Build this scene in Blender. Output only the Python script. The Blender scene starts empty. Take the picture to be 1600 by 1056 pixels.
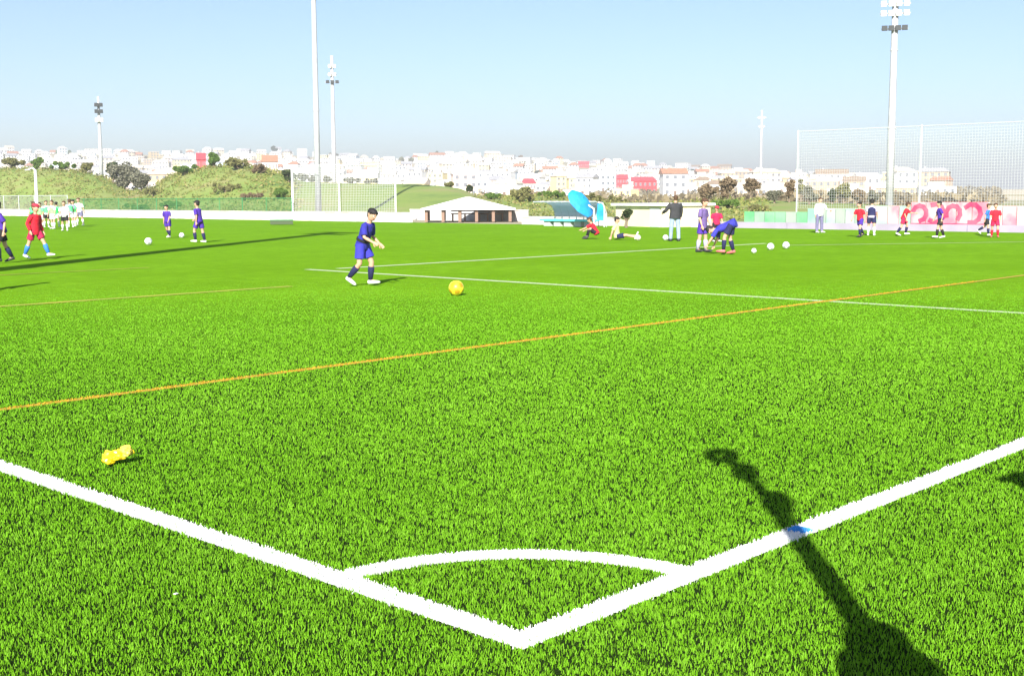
import bpy, bmesh, math, random
import numpy as np
from mathutils import Vector, Matrix
R_ = math.radians
random.seed(7)
rng = np.random.default_rng(11)
S = bpy.context.scene
C = S.collection

# ------------------------------------------------------------------ camera, sky, sun, exposure
CAM = Vector((-2.955, -2.752, 1.52))
FPX, CX, CY = 1903.0, 800.0, 528.0
YAW, PITCH, ROLL = R_(43.36), R_(6.637), R_(-0.281)
F = Vector((math.cos(YAW)*math.cos(PITCH), math.sin(YAW)*math.cos(PITCH), -math.sin(PITCH)))
RT0 = Vector((math.sin(YAW), -math.cos(YAW), 0)); UP0 = RT0.cross(F)
RT = RT0*math.cos(ROLL) + UP0*math.sin(ROLL); UP = UP0*math.cos(ROLL) - RT0*math.sin(ROLL)
cd = bpy.data.cameras.new('camera'); cam = bpy.data.objects.new('camera', cd); C.objects.link(cam)
cd.sensor_width = 36.0; cd.lens = 36.0*FPX/1600.0; cd.clip_end = 8000; cd.clip_start = 0.05
M = Matrix((RT, UP, -F)).transposed().to_4x4(); M.translation = CAM; cam.matrix_world = M
S.camera = cam

SUN_EL, SUN_AZ = R_(30), R_(35.7+180)          # azimuth counted from +X, where the sun stands
W = bpy.data.worlds.new('World'); S.world = W; W.use_nodes = True
nt = W.node_tree; bg = nt.nodes['Background']
sky = nt.nodes.new('ShaderNodeTexSky'); sky.sky_type = 'NISHITA'; sky.sun_disc = False
sky.sun_elevation = SUN_EL; sky.sun_rotation = math.pi/2 - SUN_AZ
sky.air_density = 0.8; sky.dust_density = 0.7; sky.ozone_density = 3.0; sky.altitude = 0
nt.links.new(sky.outputs[0], bg.inputs[0]); bg.inputs[1].default_value = 0.070
sd = bpy.data.lights.new('sun', 'SUN'); sd.energy = 5.0; sd.angle = R_(0.53); sd.color = (1, 0.95, 0.87)
so = bpy.data.objects.new('sun', sd); C.objects.link(so)
so.rotation_euler = Vector((math.cos(SUN_AZ)*math.cos(SUN_EL), math.sin(SUN_AZ)*math.cos(SUN_EL), math.sin(SUN_EL))).to_track_quat('Z', 'Y').to_euler()
so.location = (0, 0, 30)
S.view_settings.view_transform = 'Standard'; S.view_settings.look = 'None'
S.view_settings.gamma = 1.0; S.view_settings.use_curve_mapping = False
S.view_settings.exposure = 1.3

# ------------------------------------------------------------------ measuring helpers
def ray(px, py):
    return F*FPX + RT*(px-CX) - UP*(py-CY)
def gp(px, py, z=0.0):
    d = ray(px, py); t = (z-CAM.z)/d.z
    return CAM + d*t
def at_dist(px, py, dist):
    d = ray(px, py); k = math.hypot(d.x, d.y)
    return CAM + d*(dist/k)
def bearing_of(px):                       # azimuth of a picture column near the horizon
    d = ray(px, 305); return math.atan2(d.y, d.x)
def px_of(x, y):                          # picture column of a bearing
    d = Vector((x-CAM.x, y-CAM.y, 0)); return CX + FPX*d.dot(RT0)/max(1e-6, d.dot(Vector((math.cos(YAW), math.sin(YAW), 0))))
def hor(px):
    return 311 - 8*px/1600
def z_at(px, py, dist):                   # height of a point seen at row py at a horizontal distance
    return at_dist(px, py, dist).z

# ------------------------------------------------------------------ materials
MATS = {}
def mat(name, col, rough=0.8, var=0.0, vscale=3.0, bump=0.0, bscale=40.0, col2=None, metal=0.0, coat=0.0, spec=0.4, coords='Object'):
    if name in MATS: return MATS[name]
    m = bpy.data.materials.new(name); m.use_nodes = True
    n, l = m.node_tree.nodes, m.node_tree.links
    b = n['Principled BSDF']; b.inputs['Roughness'].default_value = rough; b.inputs['Metallic'].default_value = metal
    b.inputs['Specular IOR Level'].default_value = spec
    b.inputs['Coat Weight'].default_value = coat
    tc = n.new('ShaderNodeTexCoord')
    if var or col2:
        nz = n.new('ShaderNodeTexNoise'); nz.inputs['Scale'].default_value = vscale; nz.inputs['Detail'].default_value = 5
        l.new(tc.outputs[coords], nz.inputs['Vector'])
        mx = n.new('ShaderNodeMix'); mx.data_type = 'RGBA'
        c2 = col2 if col2 else tuple(c*(1-var) for c in col)
        mx.inputs[6].default_value = (*col, 1); mx.inputs[7].default_value = (*c2, 1)
        cr = n.new('ShaderNodeValToRGB'); cr.color_ramp.elements[0].position = 0.38; cr.color_ramp.elements[1].position = 0.62
        l.new(nz.outputs['Fac'], cr.inputs['Fac']); l.new(cr.outputs['Color'], mx.inputs[0])
        l.new(mx.outputs[2], b.inputs['Base Color'])
    else:
        b.inputs['Base Color'].default_value = (*col, 1)
    if bump:
        nb = n.new('ShaderNodeTexNoise'); nb.inputs['Scale'].default_value = bscale; nb.inputs['Detail'].default_value = 4
        l.new(tc.outputs[coords], nb.inputs['Vector'])
        bm = n.new('ShaderNodeBump'); bm.inputs['Strength'].default_value = bump; bm.inputs['Distance'].default_value = 0.02
        l.new(nb.outputs['Fac'], bm.inputs['Height']); l.new(bm.outputs['Normal'], b.inputs['Normal'])
    MATS[name] = m
    return m

def leaf_mat(name, c1, c2, c3, spec=0.1, trans=0.2):
    """foliage: colour picked per leaf from a stored random number"""
    m = bpy.data.materials.new(name); m.use_nodes = True
    n, l = m.node_tree.nodes, m.node_tree.links
    b = n['Principled BSDF']; b.inputs['Roughness'].default_value = 0.65; b.inputs['Specular IOR Level'].default_value = spec
    at = n.new('ShaderNodeAttribute'); at.attribute_name = 'tint'
    cr = n.new('ShaderNodeValToRGB'); e = cr.color_ramp.elements
    e[0].position = 0.0; e[0].color = (*c1, 1); e[1].position = 1.0; e[1].color = (*c3, 1)
    x = e.new(0.5); x.color = (*c2, 1)
    l.new(at.outputs['Fac'], cr.inputs['Fac']); l.new(cr.outputs['Color'], b.inputs['Base Color'])
    tr = n.new('ShaderNodeBsdfTranslucent'); l.new(cr.outputs['Color'], tr.inputs['Color'])
    mx = n.new('ShaderNodeMixShader'); mx.inputs[0].default_value = trans
    l.new(b.outputs[0], mx.inputs[1]); l.new(tr.outputs[0], mx.inputs[2])
    l.new(mx.outputs[0], n['Material Output'].inputs['Surface'])
    return m

def turf_mat():
    """short artificial turf: colour mottled at several scales, pile relief"""
    m = bpy.data.materials.new('turf'); m.use_nodes = True
    n, l = m.node_tree.nodes, m.node_tree.links
    b = n['Principled BSDF']; b.inputs['Roughness'].default_value = 0.9; b.inputs['Specular IOR Level'].default_value = 0.0
    tc = n.new('ShaderNodeTexCoord')
    def noise(scale, detail, p0, p1):
        q = n.new('ShaderNodeTexNoise'); q.inputs['Scale'].default_value = scale; q.inputs['Detail'].default_value = detail
        l.new(tc.outputs['Object'], q.inputs['Vector'])
        c = n.new('ShaderNodeMapRange'); c.inputs['From Min'].default_value = p0; c.inputs['From Max'].default_value = p1
        l.new(q.outputs['Fac'], c.inputs['Value']); return c.outputs[0]
    def mix(fac, a, bb):
        x = n.new('ShaderNodeMix'); x.data_type = 'RGBA'; l.new(fac, x.inputs[0])
        if isinstance(a, tuple): x.inputs[6].default_value = (*a, 1)
        else: l.new(a, x.inputs[6])
        if isinstance(bb, tuple): x.inputs[7].default_value = (*bb, 1)
        else: l.new(bb, x.inputs[7])
        return x.outputs[2]
    base = mix(noise(0.35, 3, 0.35, 0.65), (0.134, 0.290, 0.008), (0.158, 0.335, 0.012))
    fine = mix(noise(30, 5, 0.32, 0.66), (0.085, 0.195, 0.006), base)
    mid = mix(noise(3, 3, 0.25, 0.60), base, fine)
    # dark rubber infill lies open between the fibres where the fibres are built one by one
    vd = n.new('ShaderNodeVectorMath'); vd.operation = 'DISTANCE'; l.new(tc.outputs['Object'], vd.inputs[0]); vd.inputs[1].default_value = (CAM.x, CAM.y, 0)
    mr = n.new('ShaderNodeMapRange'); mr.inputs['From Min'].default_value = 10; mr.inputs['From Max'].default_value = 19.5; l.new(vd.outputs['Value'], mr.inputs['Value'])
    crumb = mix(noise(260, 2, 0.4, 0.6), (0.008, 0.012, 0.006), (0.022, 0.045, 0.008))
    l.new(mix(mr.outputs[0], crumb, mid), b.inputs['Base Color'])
    nb = n.new('ShaderNodeTexNoise'); nb.inputs['Scale'].default_value = 90; nb.inputs['Detail'].default_value = 3
    l.new(tc.outputs['Object'], nb.inputs['Vector'])
    bm = n.new('ShaderNodeBump'); bm.inputs['Strength'].default_value = 0.5; bm.inputs['Distance'].default_value = 0.01
    l.new(nb.outputs['Fac'], bm.inputs['Height']); l.new(bm.outputs['Normal'], b.inputs['Normal'])
    return m

# ------------------------------------------------------------------ mesh helpers
class MB:
    def __init__(s): s.v = []; s.f = []; s.m = []
    def add(s, vs, fs, mi=0):
        k = len(s.v); s.v += [tuple(v) for v in vs]; s.f += [tuple(i+k for i in f) for f in fs]; s.m += [mi]*len(fs); return s
    def box(s, x0, y0, z0, x1, y1, z1, mi=0):
        return s.add([(x0,y0,z0),(x1,y0,z0),(x1,y1,z0),(x0,y1,z0),(x0,y0,z1),(x1,y0,z1),(x1,y1,z1),(x0,y1,z1)],
                     [(0,3,2,1),(4,5,6,7),(0,1,5,4),(1,2,6,5),(2,3,7,6),(3,0,4,7)], mi)
    def tube(s, pts, radii, n=8, mi=0, flat=None, cap=True):
        """swept closed tube through pts; radii float or (a,b) per point; flat = preferred side vector for a"""
        pts = [Vector(p) for p in pts]; vs = []; fs = []
        side = Vector(flat) if flat else None
        for i, p in enumerate(pts):
            t = (pts[min(i+1, len(pts)-1)] - pts[max(i-1, 0)]).normalized()
            if side is None: side = t.orthogonal()
            a = (side - t*side.dot(t))
            a = a.normalized() if a.length > 1e-5 else t.orthogonal().normalized()
            if flat is None: side = a
            b = t.cross(a); r = radii[i] if isinstance(radii, (list, tuple)) else radii
            ra, rb = r if isinstance(r, (list, tuple)) else (r, r)
            for k in range(n):
                w = 2*math.pi*k/n; vs.append(p + a*math.cos(w)*ra + b*math.sin(w)*rb)
        for i in range(len(pts)-1):
            for k in range(n):
                k2 = (k+1) % n; fs.append((i*n+k, i*n+k2, (i+1)*n+k2, (i+1)*n+k))
        if cap:
            fs.append(tuple(range(n))[::-1]); fs.append(tuple((len(pts)-1)*n+k for k in range(n)))
        return s.add(vs, fs, mi)
    def ball(s, c, r, n=12, mi=0, zmin=-1.0):
        c = Vector(c); rx, ry, rz = r if isinstance(r, (tuple, list)) else (r, r, r)
        vs = []; fs = []; m = n//2
        for i in range(m+1):
            ph = math.pi*i/m; cz = max(math.cos(ph), zmin); sr = math.sin(ph) if cz > zmin else math.sqrt(max(0, 1-zmin*zmin))*max(0.001, math.sin(ph)/max(0.001, math.sqrt(max(1e-6, 1-zmin*zmin)))) if zmin > -1 else 0.0
            if i in (0, m): sr = 0.002
            for k in range(n):
                w = 2*math.pi*k/n; vs.append(c + Vector((rx*sr*math.cos(w), ry*sr*math.sin(w), rz*cz)))
        for i in range(m):
            for k in range(n):
                k2 = (k+1) % n; fs.append((i*n+k, (i+1)*n+k, (i+1)*n+k2, i*n+k2))
        fs.append(tuple(range(n))); fs.append(tuple(m*n+k for k in range(n))[::-1])
        return s.add(vs, fs, mi)
    def mesh(s, name, mats, smooth=False):
        me = bpy.data.meshes.new(name); me.from_pydata(s.v, [], s.f)
        for m in (mats if isinstance(mats, (list, tuple)) else [mats]): me.materials.append(m)
        if max(s.m, default=0) > 0: me.polygons.foreach_set('material_index', s.m)
        if smooth: me.polygons.foreach_set('use_smooth', [True]*len(me.polygons))
        me.update(); return me
    def build(s, name, mats, parent=None, loc=None, smooth=False, kind=None):
        o = bpy.data.objects.new(name, s.mesh(name, mats, smooth)); C.objects.link(o)
        if parent: o.parent = parent
        if loc is not None: o.location = loc
        if kind: o['kind'] = kind
        return o
def tag(o, label=None, cat=None, group=None, kind=None):
    if label: o['label'] = label
    if cat: o['category'] = cat
    if group: o['group'] = group
    if kind: o['kind'] = kind
    return o
def empty(name, loc=(0,0,0), rz=0.0, label=None, cat=None, group=None):
    o = bpy.data.objects.new(name, None); C.objects.link(o); o.location = loc; o.rotation_euler = (0, 0, rz)
    o.empty_display_size = 0.2
    return tag(o, label, cat, group)
def copy_tree(o, parent=None):
    c = o.copy(); C.objects.link(c); c.parent = parent
    for ch in list(o.children): copy_tree(ch, c)
    return c
def np_mesh(name, verts, quads, mats, tint=None, smooth=False):
    """quads (n,4) or tris (n,3) from numpy, with an optional per-face number 'tint'"""
    me = bpy.data.meshes.new(name); k = quads.shape[1]; nf = len(quads)
    me.vertices.add(len(verts)); me.vertices.foreach_set('co', np.ascontiguousarray(verts, dtype=np.float32).ravel())
    me.loops.add(nf*k); me.loops.foreach_set('vertex_index', np.ascontiguousarray(quads, dtype=np.int32).ravel())
    me.polygons.add(nf); me.polygons.foreach_set('loop_start', np.arange(nf, dtype=np.int32)*k)
    try: me.polygons.foreach_set('loop_total', np.full(nf, k, dtype=np.int32))
    except Exception: pass
    for m in (mats if isinstance(mats, (list, tuple)) else [mats]): me.materials.append(m)
    if tint is not None:
        a = me.attributes.new('tint', 'FLOAT', 'FACE'); a.data.foreach_set('value', np.ascontiguousarray(tint, dtype=np.float32))
    me.update(calc_edges=True)
    if smooth: me.polygons.foreach_set('use_smooth', np.ones(nf, dtype=bool))
    return me
def np_obj(name, me, parent=None, loc=None, kind=None):
    o = bpy.data.objects.new(name, me); C.objects.link(o)
    if parent: o.parent = parent
    if loc is not None: o.location = loc
    if kind: o['kind'] = kind
    return o

# ------------------------------------------------------------------ terrain beyond the pitch
U_EDGE = 45.6                                                     # the far side of the pitch (field axis X)
EMB = [(-600,262),(0,264),(60,264),(130,268),(165,278),(200,298),(240,294),(270,274),(330,261),(380,259),(430,268),(470,284),
       (560,287),(650,288),(715,293),(745,306),(800,309),(850,307),(890,312),(960,316),(1040,320),(1130,312),(1220,314),(1320,318),(1420,322),(1500,322),(2300,322)]
CITY = [(-600,252),(0,249),(100,246),(170,247),(300,246),(420,243),(520,250),(600,254),(700,246),(800,250),(900,256),(1000,262),
        (1100,270),(1200,277),(1300,284),(1360,291),(1420,303),(1500,306),(2300,306)]
def prof(T, px):
    return float(np.interp(px, [a for a, b in T], [b for a, b in T]))
def r_edge(px):
    return (U_EDGE+9-CAM.x)/max(0.2, math.cos(bearing_of(px)))
R0, R1 = 520.0, 1250.0
def row_city(px, r):                                              # picture row of the city slope
    t = min(1.0, max(0.0, (r-R0)/(R1-R0))); h = hor(px)
    return (h-6)*(1-t**0.9) + min(prof(CITY, px), h-1)*t**0.9
def terrain_z(px, r):
    rb = r_edge(px); zc = z_at(px, prof(EMB, px), rb+34)
    zc = max(zc, 0.2)
    if r < rb: return -0.03
    if r < rb+34:
        t = (r-rb)/34; t = t*t*(3-2*t); return -0.03 + (zc+0.03)*t
    if r < R0:
        t = (r-rb-34)/(R0-rb-34); z0 = CAM.z + (hor(px)-(hor(px)-6))/FPX*R0
        return zc*(1-t) + z0*t - 2.2*math.sin(math.pi*t)
    if r <= R1: return CAM.z + (hor(px)-row_city(px, r))/FPX*r
    return CAM.z + (hor(px)-row_city(px, R1))/FPX*R1 - (r-R1)*0.05
m_hill = mat('dry_hillside', (0.34, 0.30, 0.16), 0.95, vscale=0.02, col2=(0.50, 0.44, 0.32))
def bank_mat():
    m = bpy.data.materials.new('grassy_bank'); m.use_nodes = True
    n, l = m.node_tree.nodes, m.node_tree.links; b = n['Principled BSDF']; b.inputs['Roughness'].default_value = 0.95
    tc = n.new('ShaderNodeTexCoord')
    mp = n.new('ShaderNodeMapping'); mp.inputs['Scale'].default_value = (1, 1, 3.5); l.new(tc.outputs['Object'], mp.inputs['Vector'])
    a = n.new('ShaderNodeTexNoise'); a.inputs['Scale'].default_value = 0.14; a.inputs['Detail'].default_value = 6; a.inputs['Roughness'].default_value = 0.65
    l.new(mp.outputs[0], a.inputs['Vector'])
    cr = n.new('ShaderNodeValToRGB'); e = cr.color_ramp.elements
    e[0].position = 0.30; e[0].color = (0.10, 0.17, 0.03, 1); e[1].position = 0.72; e[1].color = (0.27, 0.22, 0.10, 1)
    x = e.new(0.44); x.color = (0.17, 0.24, 0.04, 1); x = e.new(0.56); x.color = (0.20, 0.24, 0.06, 1)
    l.new(a.outputs['Fac'], cr.inputs['Fac']); l.new(cr.outputs['Color'], b.inputs['Base Color'])
    return m
m_bank = bank_mat()
def polar_sheet(name, rads, pxs, material):
    vs = []; nr = len(rads(0.0))
    for px in pxs:
        b = bearing_of(px)
        for r in rads(px):
            vs.append((CAM.x+r*math.cos(b), CAM.y+r*math.sin(b), terrain_z(px, r)))
    vs = np.array(vs); n = len(pxs); q = []
    for i in range(n-1):
        for j in range(nr-1):
            a = i*nr+j; q.append((a, a+nr, a+nr+1, a+1))
    me = np_mesh(name, vs, np.array(q), material, smooth=True)
    o = np_obj(name, me, kind='structure'); return o
def bank_r(px):
    rb = r_edge(px); return [rb-2+i*2.0 for i in range(0, 22)] + [rb+44, rb+60, rb+90]
def hill_r(px):
    rb = r_edge(px); return [rb+60+(R0-rb-60)*i/10 for i in range(11)] + [R0+(R1-R0)*i/24 for i in range(1, 25)] + [R1+100, R1+400, R1+1500, R1+4500]
PXS = [-560+20*i for i in range(0, 138)]
polar_sheet('embankment', bank_r, PXS, m_bank)
def hill_lift(px): return hill_r(px)
polar_sheet('city_hill', hill_r, PXS, m_hill)

# wide ground and the pitch itself
m_ground = mat('dry_ground', (0.33, 0.29, 0.20), 0.95, vscale=0.05, col2=(0.24, 0.25, 0.11))
MB().add([(-3000,-3000,-0.05),(5000,-3000,-0.05),(5000,5000,-0.05),(-3000,5000,-0.05)], [(0,1,2,3)]).build('ground', m_ground, kind='structure')
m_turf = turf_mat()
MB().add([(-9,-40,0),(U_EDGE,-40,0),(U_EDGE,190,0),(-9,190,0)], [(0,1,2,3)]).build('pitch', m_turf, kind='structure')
m_white = mat('turf_line_white', (0.80, 0.80, 0.80), 0.8, vscale=25, col2=(0.66, 0.70, 0.62))
m_faded = mat('turf_line_faded', (0.52, 0.58, 0.40), 0.8, vscale=12, col2=(0.40, 0.50, 0.26))
m_yel = mat('turf_line_yellow', (0.46, 0.27, 0.02), 0.8, vscale=10, col2=(0.36, 0.28, 0.02))
m_yel2 = mat('turf_line_yellow_faded', (0.38, 0.36, 0.03), 0.8, vscale=1.2, col2=(0.26, 0.33, 0.02))
def sheet(name, x0, y0, x1, y1, m, z=0.004):
    return MB().add([(x0,y0,z),(x1,y0,z),(x1,y1,z),(x0,y1,z)], [(0,1,2,3)]).build(name, m, kind='structure')
HW = 0.058
touch = sheet('touchline', HW, -HW, U_EDGE-1.5, HW, m_white)
goal = sheet('goal_line', -HW, -HW, HW, 90, m_white)
arc = MB(); n = 40
vs = []
for i in range(n+1):
    a = math.pi/2*i/n
    for r in (0.955, 1.055):
        vs.append((max(HW, r*math.cos(a)), max(HW, r*math.sin(a)), 0.004))
arc.add(vs, [(2*i, 2*i+1, 2*i+3, 2*i+2) for i in range(n)]); arco = arc.build('corner_arc_line', m_white, kind='structure')
sheet('inner_line', 12.72, -30, 12.90, 18.1, m_faded)
sheet('crossing_line', 13.4, 17.71, 30.5, 17.91, m_faded)
far = MB(); p0, p1 = gp(1232, 383.5), gp(1640, 377.5); d = (p1-p0).normalized(); q = Vector((-d.y, d.x, 0))*0.06
far.add([(p0-q)[:2]+(0.004,), (p1-q)[:2]+(0.004,), (p1+q)[:2]+(0.004,), (p0+q)[:2]+(0.004,)], [(0,1,2,3)]).build('far_side_line', m_faded, kind='structure')
sheet('yellow_line', -8.5, 5.85, U_EDGE-2, 5.95, m_yel, 0.008)
sheet('far_yellow_line', -8.5, 14.22, 9.6, 14.40, m_yel2, 0.008)
sheet('second_far_yellow_line', -8.5, 21.3, 11.0, 21.42, m_yel2, 0.008)

# ------------------------------------------------------------------ turf fibres near the camera
def blades(pts, h, w, name, material, parent=None, lean=0.5, dark=None):
    n = len(pts); a = rng.uniform(0, 2*np.pi, n); la = rng.uniform(0, 2*np.pi, n); ll = rng.uniform(0.05, lean, n)*h
    dx = np.stack([np.cos(a)*w*0.5, np.sin(a)*w*0.5], 1); ln = np.stack([np.cos(la)*ll, np.sin(la)*ll], 1)
    v = np.zeros((n, 4, 3)); tip = pts + ln
    v[:, 0, :2] = pts-dx; v[:, 1, :2] = pts+dx; v[:, 2, :2] = tip+dx*0.55; v[:, 3, :2] = tip-dx*0.55
    v[:, 2, 2] = h; v[:, 3, 2] = h*rng.uniform(0.8, 1.0, n)
    v[:, :2, 2] = 0.001
    q = np.arange(n*4).reshape(n, 4); tint = rng.random(n) if dark is None else dark
    me = np_mesh(name, v.reshape(-1, 3), q, material, tint)
    return np_obj(name, me, parent, kind='stuff')
def line_mask(p, grow=0.0):
    x, y = p[:, 0], p[:, 1]; r = np.hypot(x, y)
    w = HW + grow
    return ((np.abs(y) < w) & (x > -w)) | ((np.abs(x) < w) & (y > -w)) | ((np.abs(r-1.005) < 0.05+grow) & (x > 0) & (y > 0))
def ymask(p): return (np.abs(p[:, 1]-5.9) < 0.04) & (p[:, 0] > -8.5)
def scatter(rho0, rn, rf, fall, half=34):
    # rejection in polar cells round the camera's foot
    out = []; nr = 60; rs = np.linspace(rn, rf, nr+1)
    for i in range(nr):
        rm = (rs[i]+rs[i+1])/2; rho = rho0*min(1.0, (5.0/rm)**fall); A = (rs[i+1]**2-rs[i]**2)*math.radians(half)
        k = int(rho*A); r = np.sqrt(rng.uniform(rs[i]**2, rs[i+1]**2, k)); b = YAW + rng.uniform(-1, 1, k)*math.radians(half)
        out.append(np.stack([CAM.x+r*np.cos(b), CAM.y+r*np.sin(b)], 1))
    return np.concatenate(out)
RF = 25.0
P = scatter(12500, 2.6, RF, 1.55)
dist = np.hypot(P[:, 0]-CAM.x, P[:, 1]-CAM.y)
keep = rng.random(len(P)) < np.clip((RF-dist)/10.0, 0, 1)**1.3; P, dist = P[keep], dist[keep]
clump = np.sin(P[:, 0]*37+np.sin(P[:, 1]*23)*2)*np.sin(P[:, 1]*31+np.sin(P[:, 0]*17)*2)
hh = (0.0160+0.004*clump)*rng.uniform(0.65, 1.15, len(P))*np.clip((RF+2-dist)/14, 0.25, 1)
ww = 0.0040*np.maximum(1, dist/5)**0.75*rng.uniform(0.7, 1.3, len(P))
lm = (line_mask(P, 0.004) & (rng.random(len(P)) > 0.06)) | ymask(P)
m_blade = leaf_mat('turf_fibre', (0.048, 0.150, 0.006), (0.126, 0.318, 0.011), (0.20, 0.415, 0.040), 0.0, 0.12)
patch = np.sin(P[:, 0]*1.1+np.sin(P[:, 1]*0.7)*1.5)*np.sin(P[:, 1]*1.3+np.sin(P[:, 0]*0.9)*1.5)+0.6*np.sin(P[:, 0]*3.1+P[:, 1]*2.3+np.sin(P[:, 1]*1.9))*np.sin(P[:, 1]*2.7-P[:, 0]*1.2)
tn = np.clip(0.5+0.05*patch+0.12*clump+rng.normal(0, 0.14, len(P)), 0, 1)
blades(P[~lm], hh[~lm], ww[~lm], 'turf_fibres', m_blade, dark=tn[~lm])
m_wblade = leaf_mat('white_turf_fibre', (0.70, 0.70, 0.68), (0.80, 0.80, 0.80), (0.85, 0.85, 0.85))
m_yblade = leaf_mat('yellow_turf_fibre', (0.38, 0.22, 0.02), (0.46, 0.28, 0.02), (0.50, 0.34, 0.04))
def in_line(n, f):
    p = f(n); d = np.hypot(p[:, 0]-CAM.x, p[:, 1]-CAM.y); return p, d
jw = lambda n: np.abs(rng.normal(0, 0.006, n))*np.sign(rng.normal(size=n))
def wfib(parent, n, f, material, hgt=0.0165):
    p = f(n); d = np.hypot(p[:, 0]-CAM.x, p[:, 1]-CAM.y); k = rng.random(n) < np.minimum(1, (5/d)**1.2); p, d = p[k], d[k]
    blades(p, hgt*rng.uniform(0.7, 1.15, len(p)), 0.0055*np.maximum(1, d/5)**0.75, 'turf_fibre_strip', material, parent)
wfib(touch, 42000, lambda n: np.stack([rng.uniform(-HW, 16, n)**1.0, rng.uniform(-HW, HW, n)+jw(n)], 1), m_wblade)
wfib(goal, 36000, lambda n: np.stack([rng.uniform(-HW, HW, n)+jw(n), rng.uniform(-HW, 13, n)], 1), m_wblade)
def arcf(n):
    a = rng.uniform(0, math.pi/2, n); r = rng.uniform(0.955, 1.055, n)+jw(n); return np.stack([r*np.cos(a), r*np.sin(a)], 1)
wfib(arco, 9000, arcf, m_wblade)
yl = [o for o in C.objects if o.name == 'yellow_line'][0]
wfib(yl, 16000, lambda n: np.stack([rng.uniform(-6, 18, n), rng.uniform(5.86, 5.94, n)], 1), m_yblade, 0.02)

mb_ = mat('blue_shade_tint', (0.05, 0.34, 0.80), 0.8)  # bluish shade painted onto the white line where the pole's shadow crosses it
bmk = MB(); bmk.box(1.82, -0.04, 0.0045, 1.89, 0.04, 0.0075); bmk = bmk.build('blue_shade_patch', mb_, kind='structure')
blades(np.stack([rng.uniform(1.82, 1.89, 1400), rng.uniform(-0.04, 0.04, 1400)], 1), np.full(1400, 0.0185), 0.0055, 'turf_fibre_strip', leaf_mat('blue_shade_fibre', (0.04, 0.30, 0.75), (0.06, 0.36, 0.80), (0.10, 0.42, 0.82)), bmk)  # fibres above carry the same painted blue of the shaded line
# ------------------------------------------------------------------ low wall and fence along the far side
m_wall = mat('whitewashed_wall', (0.66, 0.64, 0.63), 0.85, vscale=0.8, col2=(0.44, 0.42, 0.41), bump=0.2)
m_wallg = mat('grey_lilac_wall', (0.34, 0.31, 0.40), 0.85, vscale=0.8, col2=(0.28, 0.26, 0.32))
UW = 46.3
def wall_seg(px0, px1, h, m, label, cop=True, cat='wall', UW=46.3):
    v0 = CAM.y + (UW-CAM.x)*math.tan(bearing_of(px1)); v1 = CAM.y + (UW-CAM.x)*math.tan(bearing_of(px0))
    t = empty('low_wall', (UW, v0, 0), 0, label, cat)
    L = v1-v0; k = max(1, int(L/4)); 
    for i in range(k):
        MB().box(0, L*i/k+0.01, -0.05, 0.22, L*(i+1)/k-0.01, h).build('wall_panel', m, t)
    if cop: MB().box(-0.03, 0, h+0.002, 0.25, L, h+0.06).build('coping', m, t)
    return t
wall_seg(-60, 640, 0.52, m_wall, 'long low whitewashed wall along the left half of the far touchline')
wall_seg(640, 822, 0.62, m_wall, 'pale wall seen between the posts under the white pavilion', UW=52.6)
wall_seg(815, 1110, 0.36, m_wall, 'low pale wall running behind the dugout and the cream shed')
wall_seg(1110, 1680, 0.26, m_wallg, 'low lilac-grey kerb wall under the green hoarding and pink banner', False)

m_wire = mat('galvanised_wire', (0.42, 0.45, 0.42), 0.5, metal=0.3)
m_net = mat('pale_net_cord', (0.50, 0.52, 0.52), 0.9)
m_post = mat('grey_painted_post', (0.45, 0.47, 0.48), 0.5)
m_wpost = mat('white_painted_post', (0.72, 0.74, 0.75), 0.4)
m_green = mat('green_fence_paint', (0.06, 0.22, 0.08), 0.6)
def v_at(px, u=UW): return CAM.y + (u-CAM.x)*math.tan(bearing_of(px))
def fence(u, px0, px1, z0, z1, pitch, cell, wire, mp, mw, label, name='wire_fence', cat='fence', postr=0.035, rail=None):
    v0, v1 = v_at(px1, u), v_at(px0, u); t = empty(name, (u, v0, 0), 0, label, cat); L = v1-v0
    k = max(1, round(L/pitch)); post = MB().tube([(0,0,0), (0,0,z1+0.05)], postr, 6).mesh('post', mp)
    for i in range(k+1):
        o = bpy.data.objects.new('post', post); C.objects.link(o); o.parent = t; o.location = (0, L*i/k, 0)
    MB().tube([(0,0,z1), (0,L,z1)], rail or postr*0.8, 6).build('top_rail', mp, t)
    w = MB(); a = 0.0
    y = cell
    while y < L: w.box(0.05-wire/2, y-wire/2, z0, 0.05+wire/2, y+wire/2, z1); y += cell
    z = z0
    while z <= z1: w.box(0.05-wire/2, 0, z-wire/2, 0.05+wire/2, L, z+wire/2); z += cell
    w.build('mesh_panel', mw, t, kind='stuff')
    return t
fence(46.9, 105, 455, 0.55, 1.45, 3.0, 0.14, 0.016, m_green, m_green, 'low green wire fence standing behind the white wall on the left')
fence(46.9, -60, 105, 0.55, 1.75, 3.0, 0.18, 0.014, m_post, m_wire, 'grey wire fence behind the children in green bibs')
fence(47.4, 457, 530, 0.3, 3.6, 7.0, 0.16, 0.014, m_wpost, m_net, 'tall pale ball-stop net with white posts around the tall white mast', 'ball_stop_net', 'net', 0.07, 0.02)
fence(47.6, 530, 618, 0.3, 3.55, 4.0, 0.16, 0.012, m_wpost, m_net, 'tall pale ball-stop net behind the running boy', 'ball_stop_net', 'net', 0.05, 0.02)
fence(47.2, 1245, 1660, 0.9, 4.4, 5.6, 0.12, 0.006, m_net, m_net, 'high pale grey ball-stop net above the hoardings and pink banner on the right', 'ball_stop_net', 'net', 0.035, 0.010)

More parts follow.
